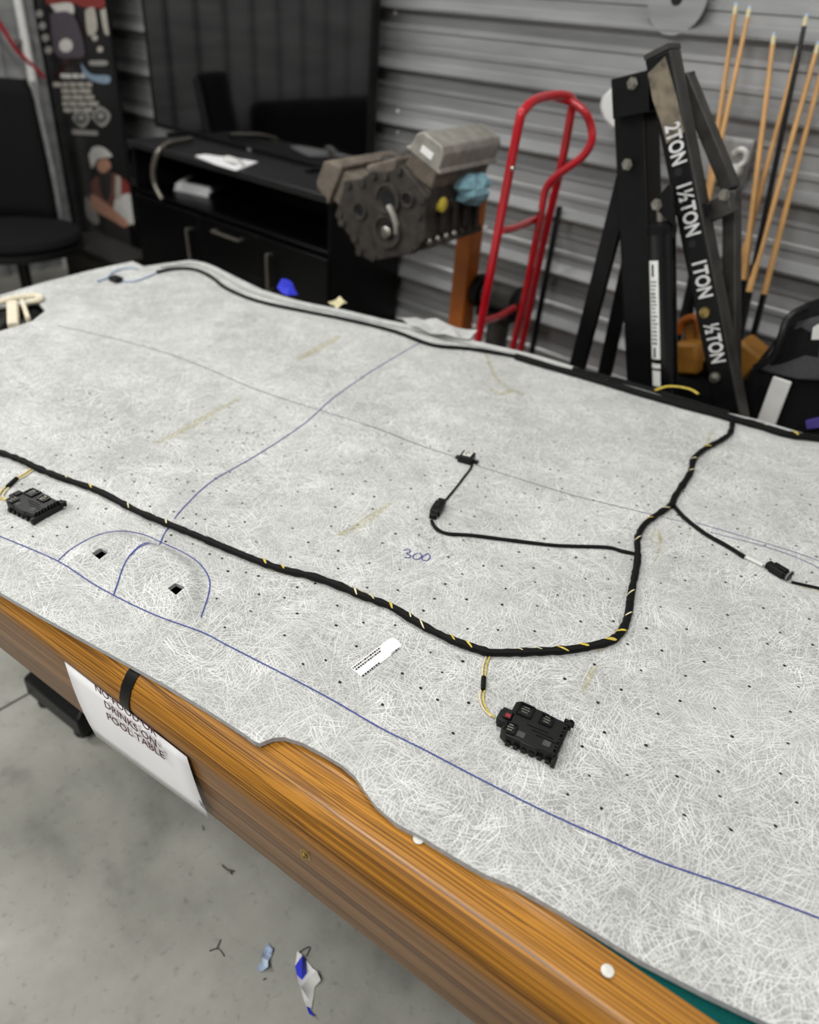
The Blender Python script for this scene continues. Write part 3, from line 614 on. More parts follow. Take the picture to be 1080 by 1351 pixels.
# control modules: outline in (along, across) fractions of the body rectangle
def module(corners, label, red):
    """corners: pixels of the body's plug-side top, far-side top, far-side bottom, plug-side bottom"""
    P = [on(x, y) for x, y in corners]; c = sum(P, Vector())/4
    d = ((P[1] + P[2])/2 - (P[0] + P[3])/2); L = d.length; d.z = 0; d.normalize(); s = Vector((-d.y, d.x, 0))
    Wd = abs(((P[0] + P[1])/2 - (P[2] + P[3])/2).dot(s)); c.z = float(surf([(c.x, c.y)])[0]); X = Matrix((d, s, Vector((0, 0, 1)))).transposed()
    def q(a, b, h): return c + d*(a*L) + s*(b*Wd) + Vector((0, 0, h))
    t = thing('control_module', c, label, 'control module', 'overhead control modules')
    h = .017
    out = [(-.38, .50), (-.14, .49), (-.12, .46), (.12, .46), (.14, .43), (.42, .42), (.42, -.46), (.20, -.47), (.18, -.50), (-.10, -.50), (-.12, -.47), (-.36, -.48), (-.47, -.40), (-.48, -.16), (-.40, -.13), (-.40, .10), (-.46, .14), (-.46, .42)]
    MB().prism([q(a, b, .0005) for a, b in out], (0, 0, h)).build('case', M['black'], t, bevel=.0018)
    flg = MB()
    for k in range(6): flg.box(q(-.30 + k*.135, .49 - .012*k, .004), (L*.07, .006, .007), X); flg.box(q(-.30 + k*.135, -.49, .004), (L*.08, .006, .007), X)
    flg.build('case_rim', M['black'], t, bevel=.0008)['kind'] = 'stuff'
    for a, b, w_, l_ in ((-.25, .27, .30, .24), (.12, .25, .24, .20), (-.34, -.30, .24, .18)):
        pk = MB()
        for i, j, sx, sy in ((0, 1, 1, 0), (0, -1, 1, 0), (1, 0, 0, 1), (-1, 0, 0, 1)):
            pk.box(q(a, b, h + .0015) + d*(i*l_*L/2) + s*(j*w_*Wd/2), (l_*L if sx else .002, w_*Wd if sy else .002, .004), X)
        p_ = pk.build('socket', M['black_gloss'], t)
        pins = MB()
        for k in (-1, 0, 1): pins.box(q(a, b, h + .002) + s*(k*.0045), (l_*L*(.55 - .12*abs(k)), .0011, .003), X)
        pins.build('pin', M['steel'], p_, False)
    ed = MB(); ed.box(q(.455, -.02, .006), (L*.05, Wd*.98, .012), X)
    for k in range(9): ed.box(q(.43, -.44 + k*.105, .014), (L*.05, Wd*.055, .010 + .003*(k % 2)), X)
    ed.box(q(.475, .50, .010), (.005, .012, .010), X); ed.box(q(.45, .535, .010), (.014, .004, .010), X); ed.box(q(.47, -.50, .008), (.006, .012, .012), X)
    ed.build('clip_edge', M['black'], t, bevel=.0008)
    pl = MB(); pl.box(q(-.505, .0, .009), (L*.20, Wd*.36, .016), X); pl.box(q(-.61, .0, .008), (L*.05, Wd*.28, .012), X); pl.box(q(-.47, .0, .0185), (L*.14, Wd*.22, .004), X)
    pl = pl.build('plug', M['black'], t, bevel=.0015)
    if red: MB().box(q(-.46, -.06, .0212), (.007, .006, .0022), X).build('lock_tab', mat('lock_red', '8a1c22', .5), pl, bevel=.0005)
    for a, b in ((-.15, -.33), (.27, -.28)): MB().box(q(a, b, h + .0008), (.010, .009, .0005), X).build('data_square', M['square'], t, False)
    for k in range(3): MB().box(q(.05 + .1*k, -.02 - .08*k, h + .0011), (.03, .0015, .0012), X).build('case_rib', M['black'], t, False)
    return t
module([(675, 933), (749, 961), (734, 1015), (656, 976)], 'black plastic control module with red lock tab, below the harness loop', True)
module([(38, 649), (77, 668), (57, 696), (11, 675)], 'black plastic control module with no red tab, at the left edge of the panel', False)

# white sticker
P = [on(*p, .0008) for p in ((462, 881), (518, 839), (531, 852), (476, 895))]
st = thing('part_label', sum(P, Vector())/4, 'white printed sticker stuck on the panel between the pen line and harness', 'sticker')
dx = (P[1] - P[0]); dy = (P[3] - P[0]); dx.z = dy.z = 0
def sq(a, b, h=.0008): p = P[0] + dx*a + dy*b; return Vector((p.x, p.y, float(surf([(p.x, p.y)])[0]) + h))
MB().poly([sq(0, 0), sq(.93, 0), sq(.98, .15), sq(1, .5), sq(.98, .85), sq(.93, 1), sq(.03, 1)]).build('sticker_sheet', M['label'], st, False)
rn = random.Random(3)
for b0, x0, x1 in ((.08, .02, .66), (.27, .04, .62), (.88, .04, .44), (.90, .72, .92)):
    x = x0; mb = MB()
    while x < x1:
        l = rn.uniform(.012, .05); mb.poly([sq(x, b0, .0011), sq(min(x + l, x1), b0, .0011), sq(min(x + l, x1), b0 + .12, .0011), sq(x, b0 + .12, .0011)]); x += l + .012
    mb.build('printed_line', M['print'], st, False)

# ---------------------------------------------------------------- loose things along the far edge of the panel
q = [on(x, y, .003) for x, y in ((365, 384), (378, 374), (386, 381), (393, 391), (378, 394))]
tag(crumple([(p.x, p.y) for p in q], PZ + .006, .028, 4, 2).build('crumpled_wrapper', [M['blue']]), 'small crumpled blue wrapper on the far edge of the panel', 'wrapper')
q = [on(x, y) for x, y in ((432, 404), (448, 397), (458, 404), (444, 413))]
tag(crumple([(p.x, p.y) for p in q], PZ + .008, .008, 4, 5).build('tape_scrap', [M['wire_cream']]), 'cream tape scrap lying on the far edge of the panel', 'tape')
q = [on(x, y) for x, y in ((520, 424), (545, 424), (590, 432), (628, 448), (618, 455), (585, 450), (550, 440))]
tag(crumple([(p.x, p.y) for p in q], PZ + .008, .02, 8, 9).build('plastic_film', [M['lip']]), 'crumpled white plastic film on the far edge of the panel', 'plastic film')
q = [on(x, y) for x, y in ((862, 523), (880, 518), (905, 521), (918, 528), (900, 528), (880, 525))]
MBt = MB().tube(smooth_path([p + Vector((0, 0, .018)) for p in q[:4]], 5), .0042, 8, flat=.5); tag(MBt.build('yellow_strap', M['wire_yellow']), 'short yellow strap lying on the black wiring at the far edge', 'strap')
lc = thing('loose_connector', on(155, 368), 'loose pale blue wires with a black connector at the far left corner', 'wires')
MB().tube(smooth_path([on(x, y, .004) for x, y in ((128, 371), (142, 366), (150, 358), (170, 353), (182, 355))], 5), .003, 6).tube(smooth_path([on(x, y, .004) for x, y in ((152, 370), (175, 371), (192, 366), (206, 360))], 5), .0028, 6).build('wire', M['paleblue'], lc)
MB().beam(on(148, 366, .008), on(158, 370, .008), .03, .014).build('plug', M['black'], lc, bevel=.003)

# ---------------------------------------------------------------- floor litter
def fpz(pxs): return [pz(x, y, 0) for x, y in pxs]
lit = thing('wrapper', pz(405, 1300, 0), 'crumpled white wrapper with a blue patch on the concrete floor', 'wrapper')
wp = fpz([(392, 1257), (404, 1268), (413, 1280), (423, 1295), (415, 1303), (413, 1318), (410, 1335), (416, 1346), (408, 1340), (400, 1318), (394, 1300), (389, 1275)])
o = crumple([(p.x, p.y) for p in wp], 0, .018, 9, 4).build('film', [M['white'], M['blue']], lit)
bp = fpz([(391, 1276), (400, 1266), (411, 1284), (392, 1290)])
for p in o.data.polygons:
    c = p.center + Vector(lit.location)*0
    if inpoly([c], bp)[0] or (c - pz(414, 1342, 0)).length < .02: p.material_index = 1
o2 = fpz([(353, 1247), (361, 1252), (358, 1262), (354, 1270), (354, 1280), (345, 1283), (337, 1282), (345, 1268), (346, 1256)])
tag(crumple([(p.x, p.y) for p in o2], 0, .012, 7, 8).build('plastic_scrap', [M['paleblue']]), 'pale blue crumpled plastic scrap lying left of the white wrapper on the floor', 'plastic scrap')
def twig(paths, label, r=.0014):
    mb = MB()
    for pt in paths: mb.tube(smooth_path([pz(x, y, 0) + Vector((0, 0, r*1.05)) for x, y in pt], 3), r, 5)
    tag(mb.build('twig', M['twig']), label, 'twig')
twig([[(276, 1255), (288, 1252), (296, 1262)], [(286, 1252), (291, 1240)]], 'forked dry twig on the floor beside the pale blue scrap')
twig([[(293, 1142), (300, 1148), (309, 1150)], [(303, 1149), (306, 1154)]], 'curled dark bit of leaf on the floor near the table apron', .0022)
twig([[(267, 1090), (269, 1096)]], 'tiny dark chip on the floor under the notice')
twig([[(395, 1257), (402, 1252), (409, 1250), (404, 1262)]], 'thin bent twig at the top of the white wrapper')
twig([[(347, 1293), (351, 1291)]], 'tiny dark crumb on the floor just below the pale blue scrap')

# ---------------------------------------------------------------- television and sideboard
TVY = 2.60
a, b = pY(187, 0, TVY), pY(487, 190, TVY); x0, x1 = a.x, b.x; zb = pY(205, 164, TVY).z - .01; zt = zb + (x1 - x0)*.575
CF = 2.26; ctop = pY(300, 220, CF).z
tv = thing('television', ((x0+x1)/2, TVY, ctop), 'large black flat-screen television on the black sideboard', 'television')
MB().box(((x0+x1)/2, TVY + .022, (zb+zt)/2), (x1-x0, .04, zt-zb)).build('back_shell', M['black'], tv, bevel=.006)
MB().poly([(x0+.012, TVY - .001, zb+.022), (x1-.012, TVY - .001, zb+.022), (x1-.012, TVY - .001, zt-.012), (x0+.012, TVY - .001, zt-.012)]).build('screen', M['screen'], tv, False)
mb = MB(); bw = .012
for c, sz in ((((x0+x1)/2, TVY - .002, zb + .011), (x1-x0, .008, .022)), (((x0+x1)/2, TVY - .002, zt - .006), (x1-x0, .008, .012)), ((x0 + .006, TVY - .002, (zb+zt)/2), (.012, .008, zt-zb)), ((x1 - .006, TVY - .002, (zb+zt)/2), (.012, .008, zt-zb))): mb.box(c, sz)
mb.build('bezel', M['black'], tv, bevel=.002)
for fx in (x0 + .28, x1 - .28):
    MB().beam((fx, TVY - .11, ctop + .008), (fx, TVY + .10, ctop + .008), .03, .016).beam((fx, TVY + .02, ctop + .01), (fx, TVY + .02, zb + .06), .03, .025).build('stand_foot', M['black'], tv, bevel=.003)
MB().box((pY(330, 188, TVY).x, TVY - .008, zb + .004), (.03, .006, .012)).build('sensor_bump', M['grey'], tv, bevel=.002)
sx0, sx1 = pY(172, 190, CF).x, pY(524, 380, YB - .05).x; sd = YB - .05 - CF
sb = thing('sideboard', ((sx0+sx1)/2, CF + sd/2, 0), 'long black sideboard with an open shelf and metal handles under the television', 'sideboard')
def bx(n, xa, xb, ya, yb, za, zb_, m='cabinet', par=None, bev=.003): return MB().box(((xa+xb)/2, (ya+yb)/2, (za+zb_)/2), (xb-xa, yb-ya, zb_-za)).build(n, M[m], par or sb, bevel=bev)
yb_ = CF + sd
bx('top', sx0 - .01, sx1 + .01, CF - .015, yb_, ctop - .03, ctop, 'cabinet_top')
for xa in (sx0, sx1 - .02): bx('side_panel', xa, xa + .02, CF, yb_, .06, ctop - .03)
bx('back_panel', sx0, sx1, yb_ - .012, yb_, .06, ctop - .03); shz = pY(250, 258, CF + .1).z - .012
bx('shelf', sx0 + .02, sx1 - .02, CF + .005, yb_ - .012, shz - .02, shz)
bx('plinth', sx0 + .02, sx1 - .02, CF + .03, yb_ - .02, 0, .08)
bx('bottom_panel', sx0 + .02, sx1 - .02, CF + .005, yb_ - .012, .08, .1)
t3 = (sx1 - sx0)/3
dv0 = pY(270, 320, CF).x; dv1 = pY(348, 350, CF).x
zhi, zlo = shz - .024, .085
def handle(pa, pb, par):
    pa, pb = Vector(pa), Vector(pb); o = Vector((0, -.028, 0)); d = (pb - pa).normalized()*.012
    MB().tube(smooth_path([pa, pa + o*.8, pa + o + d, pb + o - d, pb + o*.8, pb], 4), .0075, 8).build('handle', M['chrome_dull'], par)
dl = bx('door', sx0 + .004, dv0 - .002, CF - .018, CF, zlo, zhi)
hp, hq = pY(252, 302, CF - .018), pY(262, 348, CF - .018); handle((hp.x, CF - .018, hp.z), (hp.x + .01, CF - .018, hq.z), dl)
dzs = [zhi, pY(300, 350, CF).z, (pY(300, 350, CF).z + zlo)/2, zlo]
for i in range(3):
    dr = bx('drawer', dv0 + .002, dv1 - .002, CF - .018, CF, dzs[i+1] + .003, dzs[i])
    if i == 0: hp, hq = pY(286, 304, CF - .018), pY(320, 316, CF - .018); hz = (hp.z + hq.z)/2; hx0, hx1 = hp.x, hq.x
    else: hz = (dzs[i] + dzs[i+1])/2
    handle((hx0, CF - .018, hz), (hx1, CF - .018, hz), dr)
dx2 = dv1 + (dv0 - sx0)
d2 = bx('door', dv1 + .002, min(dx2, sx1) - .002, CF - .018, CF, zlo, zhi)
hp, hq = pY(358, 336, CF - .018), pY(366, 385, CF - .018); handle((hp.x, CF - .018, hp.z), (hp.x, CF - .018, hq.z), d2)
if dx2 < sx1 - .1: bx('door', dx2 + .002, sx1 - .004, CF - .018, CF, zlo, zhi)
# on the sideboard
def onT(px, py, z=ctop): return pz(px, py, z)
q = [onT(*p) for p in ((258, 207), (270, 205), (322, 212), (340, 215), (312, 226), (285, 218))]
ppr = thing('loose_paper', onT(300, 215), 'sheet of white paper lying on the sideboard top in front of the television', 'paper')
MB().prism([p + Vector((0, 0, .0012)) for p in q], (0, 0, .004)).build('sheet', M['paper'], ppr, False)
a, b = onT(297, 208, ctop + .03), onT(317, 214, ctop + .02)
rc = thing('small_remote', onT(308, 214), 'small white gadget resting on the paper on the sideboard', 'gadget')
MB().beam(a, b, .035, .018).beam(b - Vector((0, 0, .022)), b, .03, .03).build('body', M['white'], rc, bevel=.005)
shy = CF + .1
q = [pz(x, y, shz) for x, y in ((226, 252), (278, 262), (298, 250), (250, 240))]
bkz = .05
bk = thing('document_stack', sum(q, Vector())/4, 'stack of white papers under a dark folder on the open shelf', 'papers')
c = sum(q, Vector())/4
for i in range(4):
    r_ = .92 - .03*i; pp = [c + (p - c)*r_ + Vector((random.uniform(-.01, .01), random.uniform(-.01, .01), .001 + i*.011)) for p in q]
    MB().prism(pp, (0, 0, .009)).build('paper_bundle', M['paper'], bk, False)
MB().prism([c + (p - c)*.7 + Vector((.03, .02, .046)) for p in q], (0, 0, .008)).build('folder', M['black'], bk, False)
hs = smooth_path([onT(252, 183, ctop + .02), onT(235, 186, ctop + .02), pY(222, 189, CF + .05), pY(209, 200, CF - .03), pY(202, 220, CF - .04), pY(204, 243, CF - .04), pY(214, 263, CF - .04)], 5)
tag(MB().tube(hs, .0135, 10).build('grey_hose', M['chrome_dull']), 'short grey hose curling over the front edge of the sideboard', 'hose')
p = pY(176, 213, CF - .2)

# ---------------------------------------------------------------- pull-up banner
BY = 2.52
bx0, bx1 = pY(45, 60, BY).x, pY(160, 150, BY).x
bn = thing('display_banner', ((bx0+bx1)/2, BY, 0), 'tall black printed pull-up banner with a bearded man in a cap, left of the sideboard', 'banner')
MB().box(((bx0+bx1)/2, BY + .004, 1.08), (bx1-bx0, .006, 2.0)).build('banner_sheet', M['black_gloss'], bn)
MB().box(((bx0+bx1)/2, BY + .02, .045), (bx1-bx0 + .06, .16, .09)).build('base_housing', M['black'], bn, bevel=.015)
MB().box(((bx0+bx1)/2, BY + .006, 2.085), (bx1-bx0, .02, .03)).build('top_rail', M['steel'], bn, bevel=.003)
MB().cyl(((bx0+bx1)/2, BY + .03, .06), ((bx0+bx1)/2, BY + .03, 2.08), .01, n=8).build('support_pole', M['steel'], bn)
for xx in (bx0, bx1): MB().box((xx, BY, 1.08), (.018, .012, 2.0)).build('edge_strip', M['black'], bn)
pm = {k: mat('print_' + k, c, .6, var=.12, vs=40) for k, c in dict(white='c9c7c2', grey='8f8d89', skin='b88872', red='7c2b26', dark='2c2725', blue='7f93a6', pale='a8a49a', rust='6d463c', violet='4a444c').items()}
lay = [0]
def pr(name, pxs, k, sm=True):
    lay[0] += 1; off = .0006 + .00008*lay[0]
    q = [pY(x, y, BY - off) for x, y in pxs]
    if sm: q = [Vector(v) for v in smooth_path(q + [q[0]], 3)[:-1]]
    lim = lambda p: Vector((min(max(p.x, bx0), bx1 - .01), p.y, p.z))
    return MB().poly([lim(p) for p in q]).build(name, pm[k], bn, False)
def circ(cx, cy, rx, ry, n=10): return [(cx + rx*math.cos(6.283*i/n), cy + ry*math.sin(6.283*i/n)) for i in range(n)]
for i, (xa, xb) in enumerate(((80, 112), (70, 121), (81, 124), (82, 128), (82, 134), (84, 122))):
    y = 97 + i*8.4 + (3 if i else 0); x = xa
    while x < xb - 4:
        l = random.uniform(7, 16); e = min(x + l, xb); pr('printed_text', [(x, y), (e, y + .6), (e, y + 6.4), (x, y + 5.8)], 'white' if i == 0 else 'pale', False); x = e + 1.6
for cx, cy, r_ in ((107, 156, 12), (133, 154, 13)):
    pr('printed_badge', [(cx - r_, cy), (cx - 2, cy - r_ - 1), (cx + r_, cy - 2), (cx + 2, cy + r_ + 1)], 'grey'); pr('printed_badge', circ(cx, cy, r_*.62, r_*.62), 'dark'); pr('printed_badge', circ(cx, cy - 1, r_*.36, r_*.34), 'grey')
pr('printed_text', [(95, 171), (129, 173), (129, 179), (95, 177)], 'grey', False)
# bearded man in a cap holding a long handle
pr('printed_figure', [(120, 240), (128, 232), (142, 228), (158, 232), (170, 245), (172, 262), (160, 280), (130, 278), (121, 262)], 'rust')
pr('printed_figure', [(158, 232), (170, 243), (172, 258), (162, 257)], 'red')
pr('printed_figure', [(152, 262), (173, 256), (180, 290), (168, 296), (150, 282)], 'white')
pr('printed_figure', [(112, 258), (122, 268), (131, 290), (126, 296), (114, 284)], 'grey')
pr('printed_figure', [(138, 280), (166, 290), (172, 340), (150, 342), (140, 310)], 'dark')
pr('printed_figure', [(119, 256), (132, 262), (168, 292), (164, 300), (150, 292), (122, 275)], 'skin')
pr('printed_figure', circ(137, 220, 9.5, 11), 'skin')
pr('printed_figure', [(128, 222), (134, 228), (140, 227), (147, 221), (147, 240), (144, 262), (136, 262), (130, 240)], 'dark')
pr('printed_figure', [(117, 204), (122, 195), (131, 193), (140, 197), (148, 206), (140, 208), (129, 210), (122, 222), (119, 216)], 'white')
pr('printed_figure', [(153, 231), (159, 236), (159, 262), (152, 258)], 'pale')
# art in the upper half
pr('printed_art', [(60, -20), (150, -20), (146, 8), (112, 10), (95, 4), (62, 6)], 'red'); pr('printed_art', [(66, 6), (94, 4), (96, 20), (80, 22)], 'white')
pr('printed_art', [(66, 18), (96, 18), (112, 70), (96, 76), (72, 70)], 'violet'); pr('printed_art', circ(87, 60, 9, 9), 'white')
pr('printed_art', [(112, 14), (124, 10), (128, 40), (116, 46)], 'pale'); pr('printed_art', [(132, 14), (143, 12), (146, 42), (138, 44)], 'pale')
pr('printed_art', [(106, 82), (120, 98), (144, 100), (143, 110), (126, 108), (112, 100)], 'blue'); pr('printed_art', [(118, 80), (140, 80), (140, 86), (119, 86)], 'grey')
for k in range(4): pr('printed_art', circ(52 + 4*k, 18 + 16*k, 5, 5), 'grey')
pr('printed_art', circ(125, 50, 4, 4), 'pale'); pr('printed_art', circ(132, 65, 4, 4), 'pale')

# ---------------------------------------------------------------- office chair, and an unseen sofa added for the television to reflect
PR = pz(72, 285, .52); bs = Vector((-.6, -.8, 0)); bd = Vector((-.8, .6, 0)); cc_ = PR + bs*.25 - bd*.22; chx, chy = cc_.x + .12, cc_.y + .04
oc = thing('office_chair', (chx, chy, 0), 'black round-seated office chair standing in the far left corner', 'chair')
MB().lathe([(0, .44), (.24, .445), (.31, .46), (.325, .49), (.31, .515), (.2, .53), (0, .525)], (chx, chy, 0), (0, 0, 1), 24).build('seat', M['black_matte'], oc)
MB().lathe([(.325, .43), (.335, .44), (.335, .46), (.325, .465)], (chx, chy, 0), (0, 0, 1), 24).build('seat_rim', M['black'], oc)
rows = []; bc = Vector((cc_.x - chx, cc_.y - chy, 0))
for j in range(9):
    s = j/8; row = []
    for i in range(9):
        u = (i/8 - .5)*2; wdt = .27*(1 - .12*s)*(1 if j < 8 else .9)
        row.append(Vector((chx, chy, .50 + s*.68)) + bc + bd*(.22 + .10*s - .05*(u*u)) + bs*(u*wdt))
    rows.append(row)
mb = MB(); mb.add([p for r in rows for p in r], [(j*9+i, j*9+i+1, j*9+i+10, j*9+i+9) for j in range(8) for i in range(8)])
bk_ = mb.build('backrest', M['black_matte'], oc); so = bk_.modifiers.new('s', 'SOLIDIFY'); so.thickness = .06; so.offset = 0
for k in (-1, 1):
    MB().tube(smooth_path([Vector((chx, chy, .50)) + bc + bd*.20 + bs*(k*.285), Vector((chx, chy, .75)) + bc + bd*.22 + bs*(k*.285), Vector((chx, chy, 1.17)) + bc + bd*.30 + bs*(k*.25)], 4), .016, 8).build('back_frame', M['grey'], oc)
MB().cyl((chx, chy, .1), (chx, chy, .45), .03, n=12).build('gas_column', M['black'], oc)
for k in range(5):
    a = k*1.2566 + .3; e = Vector((chx + .3*math.cos(a), chy + .3*math.sin(a), .075)); l = MB().beam((chx, chy, .12), e, .05, .03).build('base_arm', M['black'], oc, bevel=.006)
    MB().cyl(e + Vector((-.02, 0, -.045)), e + Vector((.02, 0, -.045)), .03, n=12).build('caster', M['rubber'], l)
bxo = thing('storage_box', (-4.32, 2.30, 0), 'dark brown storage box on the floor behind the office chair', 'box')
MB().box((-4.32, 2.30, .15), (.62, .22, .30)).build('box_body', mat('brown_card', '2b261f', .85, var=.3), bxo, bevel=.006)
MB().box((-4.32, 2.30, .315), (.65, .24, .03)).build('lid', mat('dark_lid', '1d1c1a', .7, var=.2), bxo, bevel=.006)
sf = thing('unseen_sofa', (XL + .55, .2, 0), 'long low black sofa added out of view along the left wall for the television to reflect', 'sofa')
MB().box((XL + .62, .0, .25), (.9, 2.6, .38)).build('seat_base', M['black_matte'], sf, bevel=.05)
MB().box((XL + .28, .0, .62), (.26, 2.6, .7)).build('backrest', M['black_matte'], sf, bevel=.08)
for yy in (-1.2, 1.2): MB().box((XL + .62, yy, .38), (.9, .24, .5)).build('armrest', M['black_matte'], sf, bevel=.07)
for xx in (XL + .25, XL + 1.0):
    for yy in (-1.2, 1.2): MB().cyl((xx, yy, 0), (xx, yy, .07), .03, n=8).build('foot', M['black'], sf)

# ---------------------------------------------------------------- engine on its stand
EO = pY(508, 289, 1.93); KE = .72; EL = Vector((-.12, .99, .0)).normalized(); EW = Vector((EL.y, -EL.x, 0)); EZ = Vector((0, 0, 1))
ER = math.radians(-20)
def e(w_, l, z): 
    w_, l, z = w_*KE, l*KE, z*KE
    w2 = w_*math.cos(ER) + z*math.sin(ER); z2 = -w_*math.sin(ER) + z*math.cos(ER)
    return EO + EW*w2 + EL*l + EZ*z2
en = thing('engine_block', EO, 'grey rusty V engine block with a silver valve cover on an orange stand', 'engine')
LN = .52
prof = [(-.10, -.16), (.10, -.16), (.17, -.13), (.185, -.04), (.245, .03), (.255, .07), (.135, .19), (.06, .16), (-.06, .16), (-.135, .19), (-.255, .07), (-.245, .03), (-.185, -.04), (-.17, -.13)]
MB().prism([e(a, 0.02, b) for a, b in prof], e(0, LN, 0) - e(0, .02, 0)).build('block', M['cast'], en, bevel=.006)
fp_ = [(-.12, -.17), (.12, -.17), (.21, -.12), (.22, -.02), (.26, .05), (.16, .20), (.07, .19), (0, .21), (-.08, .19), (-.17, .20), (-.275, .07), (-.27, .03), (-.21, -.06), (-.2, -.13)]
bell = MB().prism([e(a, -.012, b) for a, b in fp_], e(0, .025, 0) - e(0, -.012, 0)).build('bell_flange', M['cast'], en, bevel=.004)
def bore(w_, z, r, d=.012, name='bore'):
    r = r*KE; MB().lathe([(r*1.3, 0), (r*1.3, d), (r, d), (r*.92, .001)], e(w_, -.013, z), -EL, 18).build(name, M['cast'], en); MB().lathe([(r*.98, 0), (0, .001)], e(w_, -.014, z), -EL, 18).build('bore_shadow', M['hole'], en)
bore(.01, -.05, .06); bore(.05, .08, .055); bore(-.12, .06, .03); bore(.16, .06, .026)
MB().lathe([(.02, 0), (.02, .012), (.012, .018), (0, .018)], e(.01, -.016, -.055), -EL, 14).build('crank_snout', M['steel'], en)
MB().tube([e(.05, -.02, .05), e(.07, -.03, .02), (e(.075, -.028, -.03)), e(.06, -.02, -.07)], .01, 6).build('casting_rib', M['alu'], en)
for a, b in fp_:
    q = e(a*.9, -.014, b*.9); MB().lathe([(.013, 0), (.013, .010), (.006, .010), (0, .011)], q, -EL, 8).build('bolt_boss', M['cast'], en)
for k in range(7):   # pan rail bolts on the near side
    q = e(.172, .05 + k*.072, -.135); MB().lathe([(.014, 0), (.014, .008), (.009, .014), (0, .015)], q, EW, 8).build('pan_bolt', M['steel'] if k < 4 else M['cast'], en)
MB().prism([e(-.185, .03, -.165), e(.185, .03, -.165), e(.185, .03, -.145), e(-.185, .03, -.145)], e(0, LN, 0) - e(0, .03, 0)).build('pan_rail', M['cast'], en, bevel=.003)
for k in range(4):   # side: freeze plugs and ribs
    MB().lathe([(.026, 0), (.026, .004), (.02, .004), (.018, .001), (0, .001)], e(.208, .10 + k*.115, -.005), EW + EZ*-.45, 14).build('core_plug', M['castbrown'], en)
    MB().beam(e(.178, .16 + k*.105, -.12), e(.225, .16 + k*.105, .02), .015, .02).build('side_rib', M['cast'], en, bevel=.003)
MB().lathe([(.024, 0), (.024, .02), (.016, .026), (0, .026)], e(.215, .13, .01), EW, 14).build('yellow_plug', M['yellow'], en)
def bank(sg, cover):
    n = Vector((sg*.70, 0, .714)); t_ = Vector((.714, 0, -.70*sg))
    def bp_(t, l, h): 
        w_, z = sg*.195 + t*t_.x + h*n.x, .13 + t*t_.z + h*n.z; return e(w_, l, z)
    MB().prism([bp_(-.085, .03, 0), bp_(.085, .03, 0), bp_(.075, .03, .085), bp_(-.075, .03, .085)], EL*(LN - .05)*KE).build('cylinder_head', M['castbrown'], en, bevel=.006)
    pf = [(-.10, .085), (.10, .085), (.10, .099), (.085, .103), (.078, .165), (.055, .19), (-.055, .19), (-.078, .165), (-.085, .103), (-.10, .099)]
    vc = MB().prism([bp_(a, .01, b) for a, b in pf], EL*LN*.97*KE).build('valve_cover', M['alu'] if cover else M['castbrown'], en, bevel=.008)
    for k in range(4):
        for tt in (-.075, .075): MB().lathe([(.009, 0), (.009, .006), (0, .008)], bp_(tt, .05 + k*.13, .10), (EW*n.x + EZ*n.z), 8).build('cover_bolt', M['steel'], vc)
    return bp_, vc
bpr, vcr = bank(1, True); bpl, vcl = bank(-1, False)
MB().prism([bpr(-.03, .008, .115), bpr(.035, .008, .115), bpr(.035, .008, .145), bpr(-.03, .008, .145)], EL*.001).build('sticker', M['label'], vcr, False)
MB().prism([e(-.07, .05, .165), e(.07, .05, .165), e(.09, .05, .24), e(-.09, .05, .24)], EL*(LN - .12)*KE).build('intake_valley', M['castbrown'], en, bevel=.01)
for k in range(3): MB().ball(e(-.01 + .03*(k % 2), .14 + k*.13, .245), .03, 8, sc=(1, 1, .5)).build('intake_port', M['rust'] if 'rust' in M else M['cast'], en)
rg = pY(603, 245, 2.12)
q = [e(.26, .26, .06), e(.30, .34, .085), e(.29, .42, .06), e(.265, .40, .0), e(.26, .30, -.02)]
rb = MB(); rr_ = random.Random(5)
c = sum(q, Vector())/5
R_ = []
for j in range(1, 7):
    R_.append([c + Vector((math.cos(6.283*k/10)*.045*math.sin(math.pi*j/7)*rr_.uniform(.7, 1.3), math.sin(6.283*k/10)*.085*math.sin(math.pi*j/7)*rr_.uniform(.75, 1.25), -.05*math.cos(math.pi*j/7)*rr_.uniform(.8, 1.2))) for k in range(10)])
rb.tube_rings(R_); tag(rb.build('blue_rag', M['ragblue'], smooth=False), 'crumpled pale blue rag stuffed into the side of the engine', 'rag')
# stand
ax = e(0, LN, 0); pst = Vector((pY(613, 370, ax.y + .16).x, ax.y + .16, 0)); es = thing('engine_stand', (pst.x, pst.y, 0), 'orange steel engine stand carrying the engine block', 'engine stand')
pp = pY(618, 360, pst.y)
MB().beam((pst.x, pst.y, .09), (pst.x, pst.y, ax.z + .06), .075, .075).build('upright', M['orange'], es, bevel=.006)
MB().cyl(ax + EL*.03, Vector((pst.x, pst.y + .02, ax.z)), .035, n=14).build('pivot_tube', M['iron'], es)
MB().lathe([(.12, 0), (.12, .02)], ax + EL*.005, EL, 16).build('head_plate', M['orange'], es)
for a in range(4):
    an = .785 + a*1.571; r = ax + EL*.012 + EW*(math.cos(an)*.11) + EZ*(math.sin(an)*.11); MB().cyl(r + EL*.0, r - EL*.03, .016, n=8).build('mount_arm', M['iron'], es)
MB().beam((pst.x, pst.y + .06, .075), (pst.x + .1, pst.y - .75, .075), .07, .06).build('base_beam', M['orange'], es, bevel=.005)
MB().beam((pst.x - .06, pst.y, .075), (pst.x + .16, pst.y, .075), .07, .06).build('cross_beam', M['orange'], es, bevel=.005)
MB().beam((pst.x + .06, pst.y - .4, .1), (pst.x, pst.y - .02, .45), .04, .04).build('brace', M['orange'], es, bevel=.004)
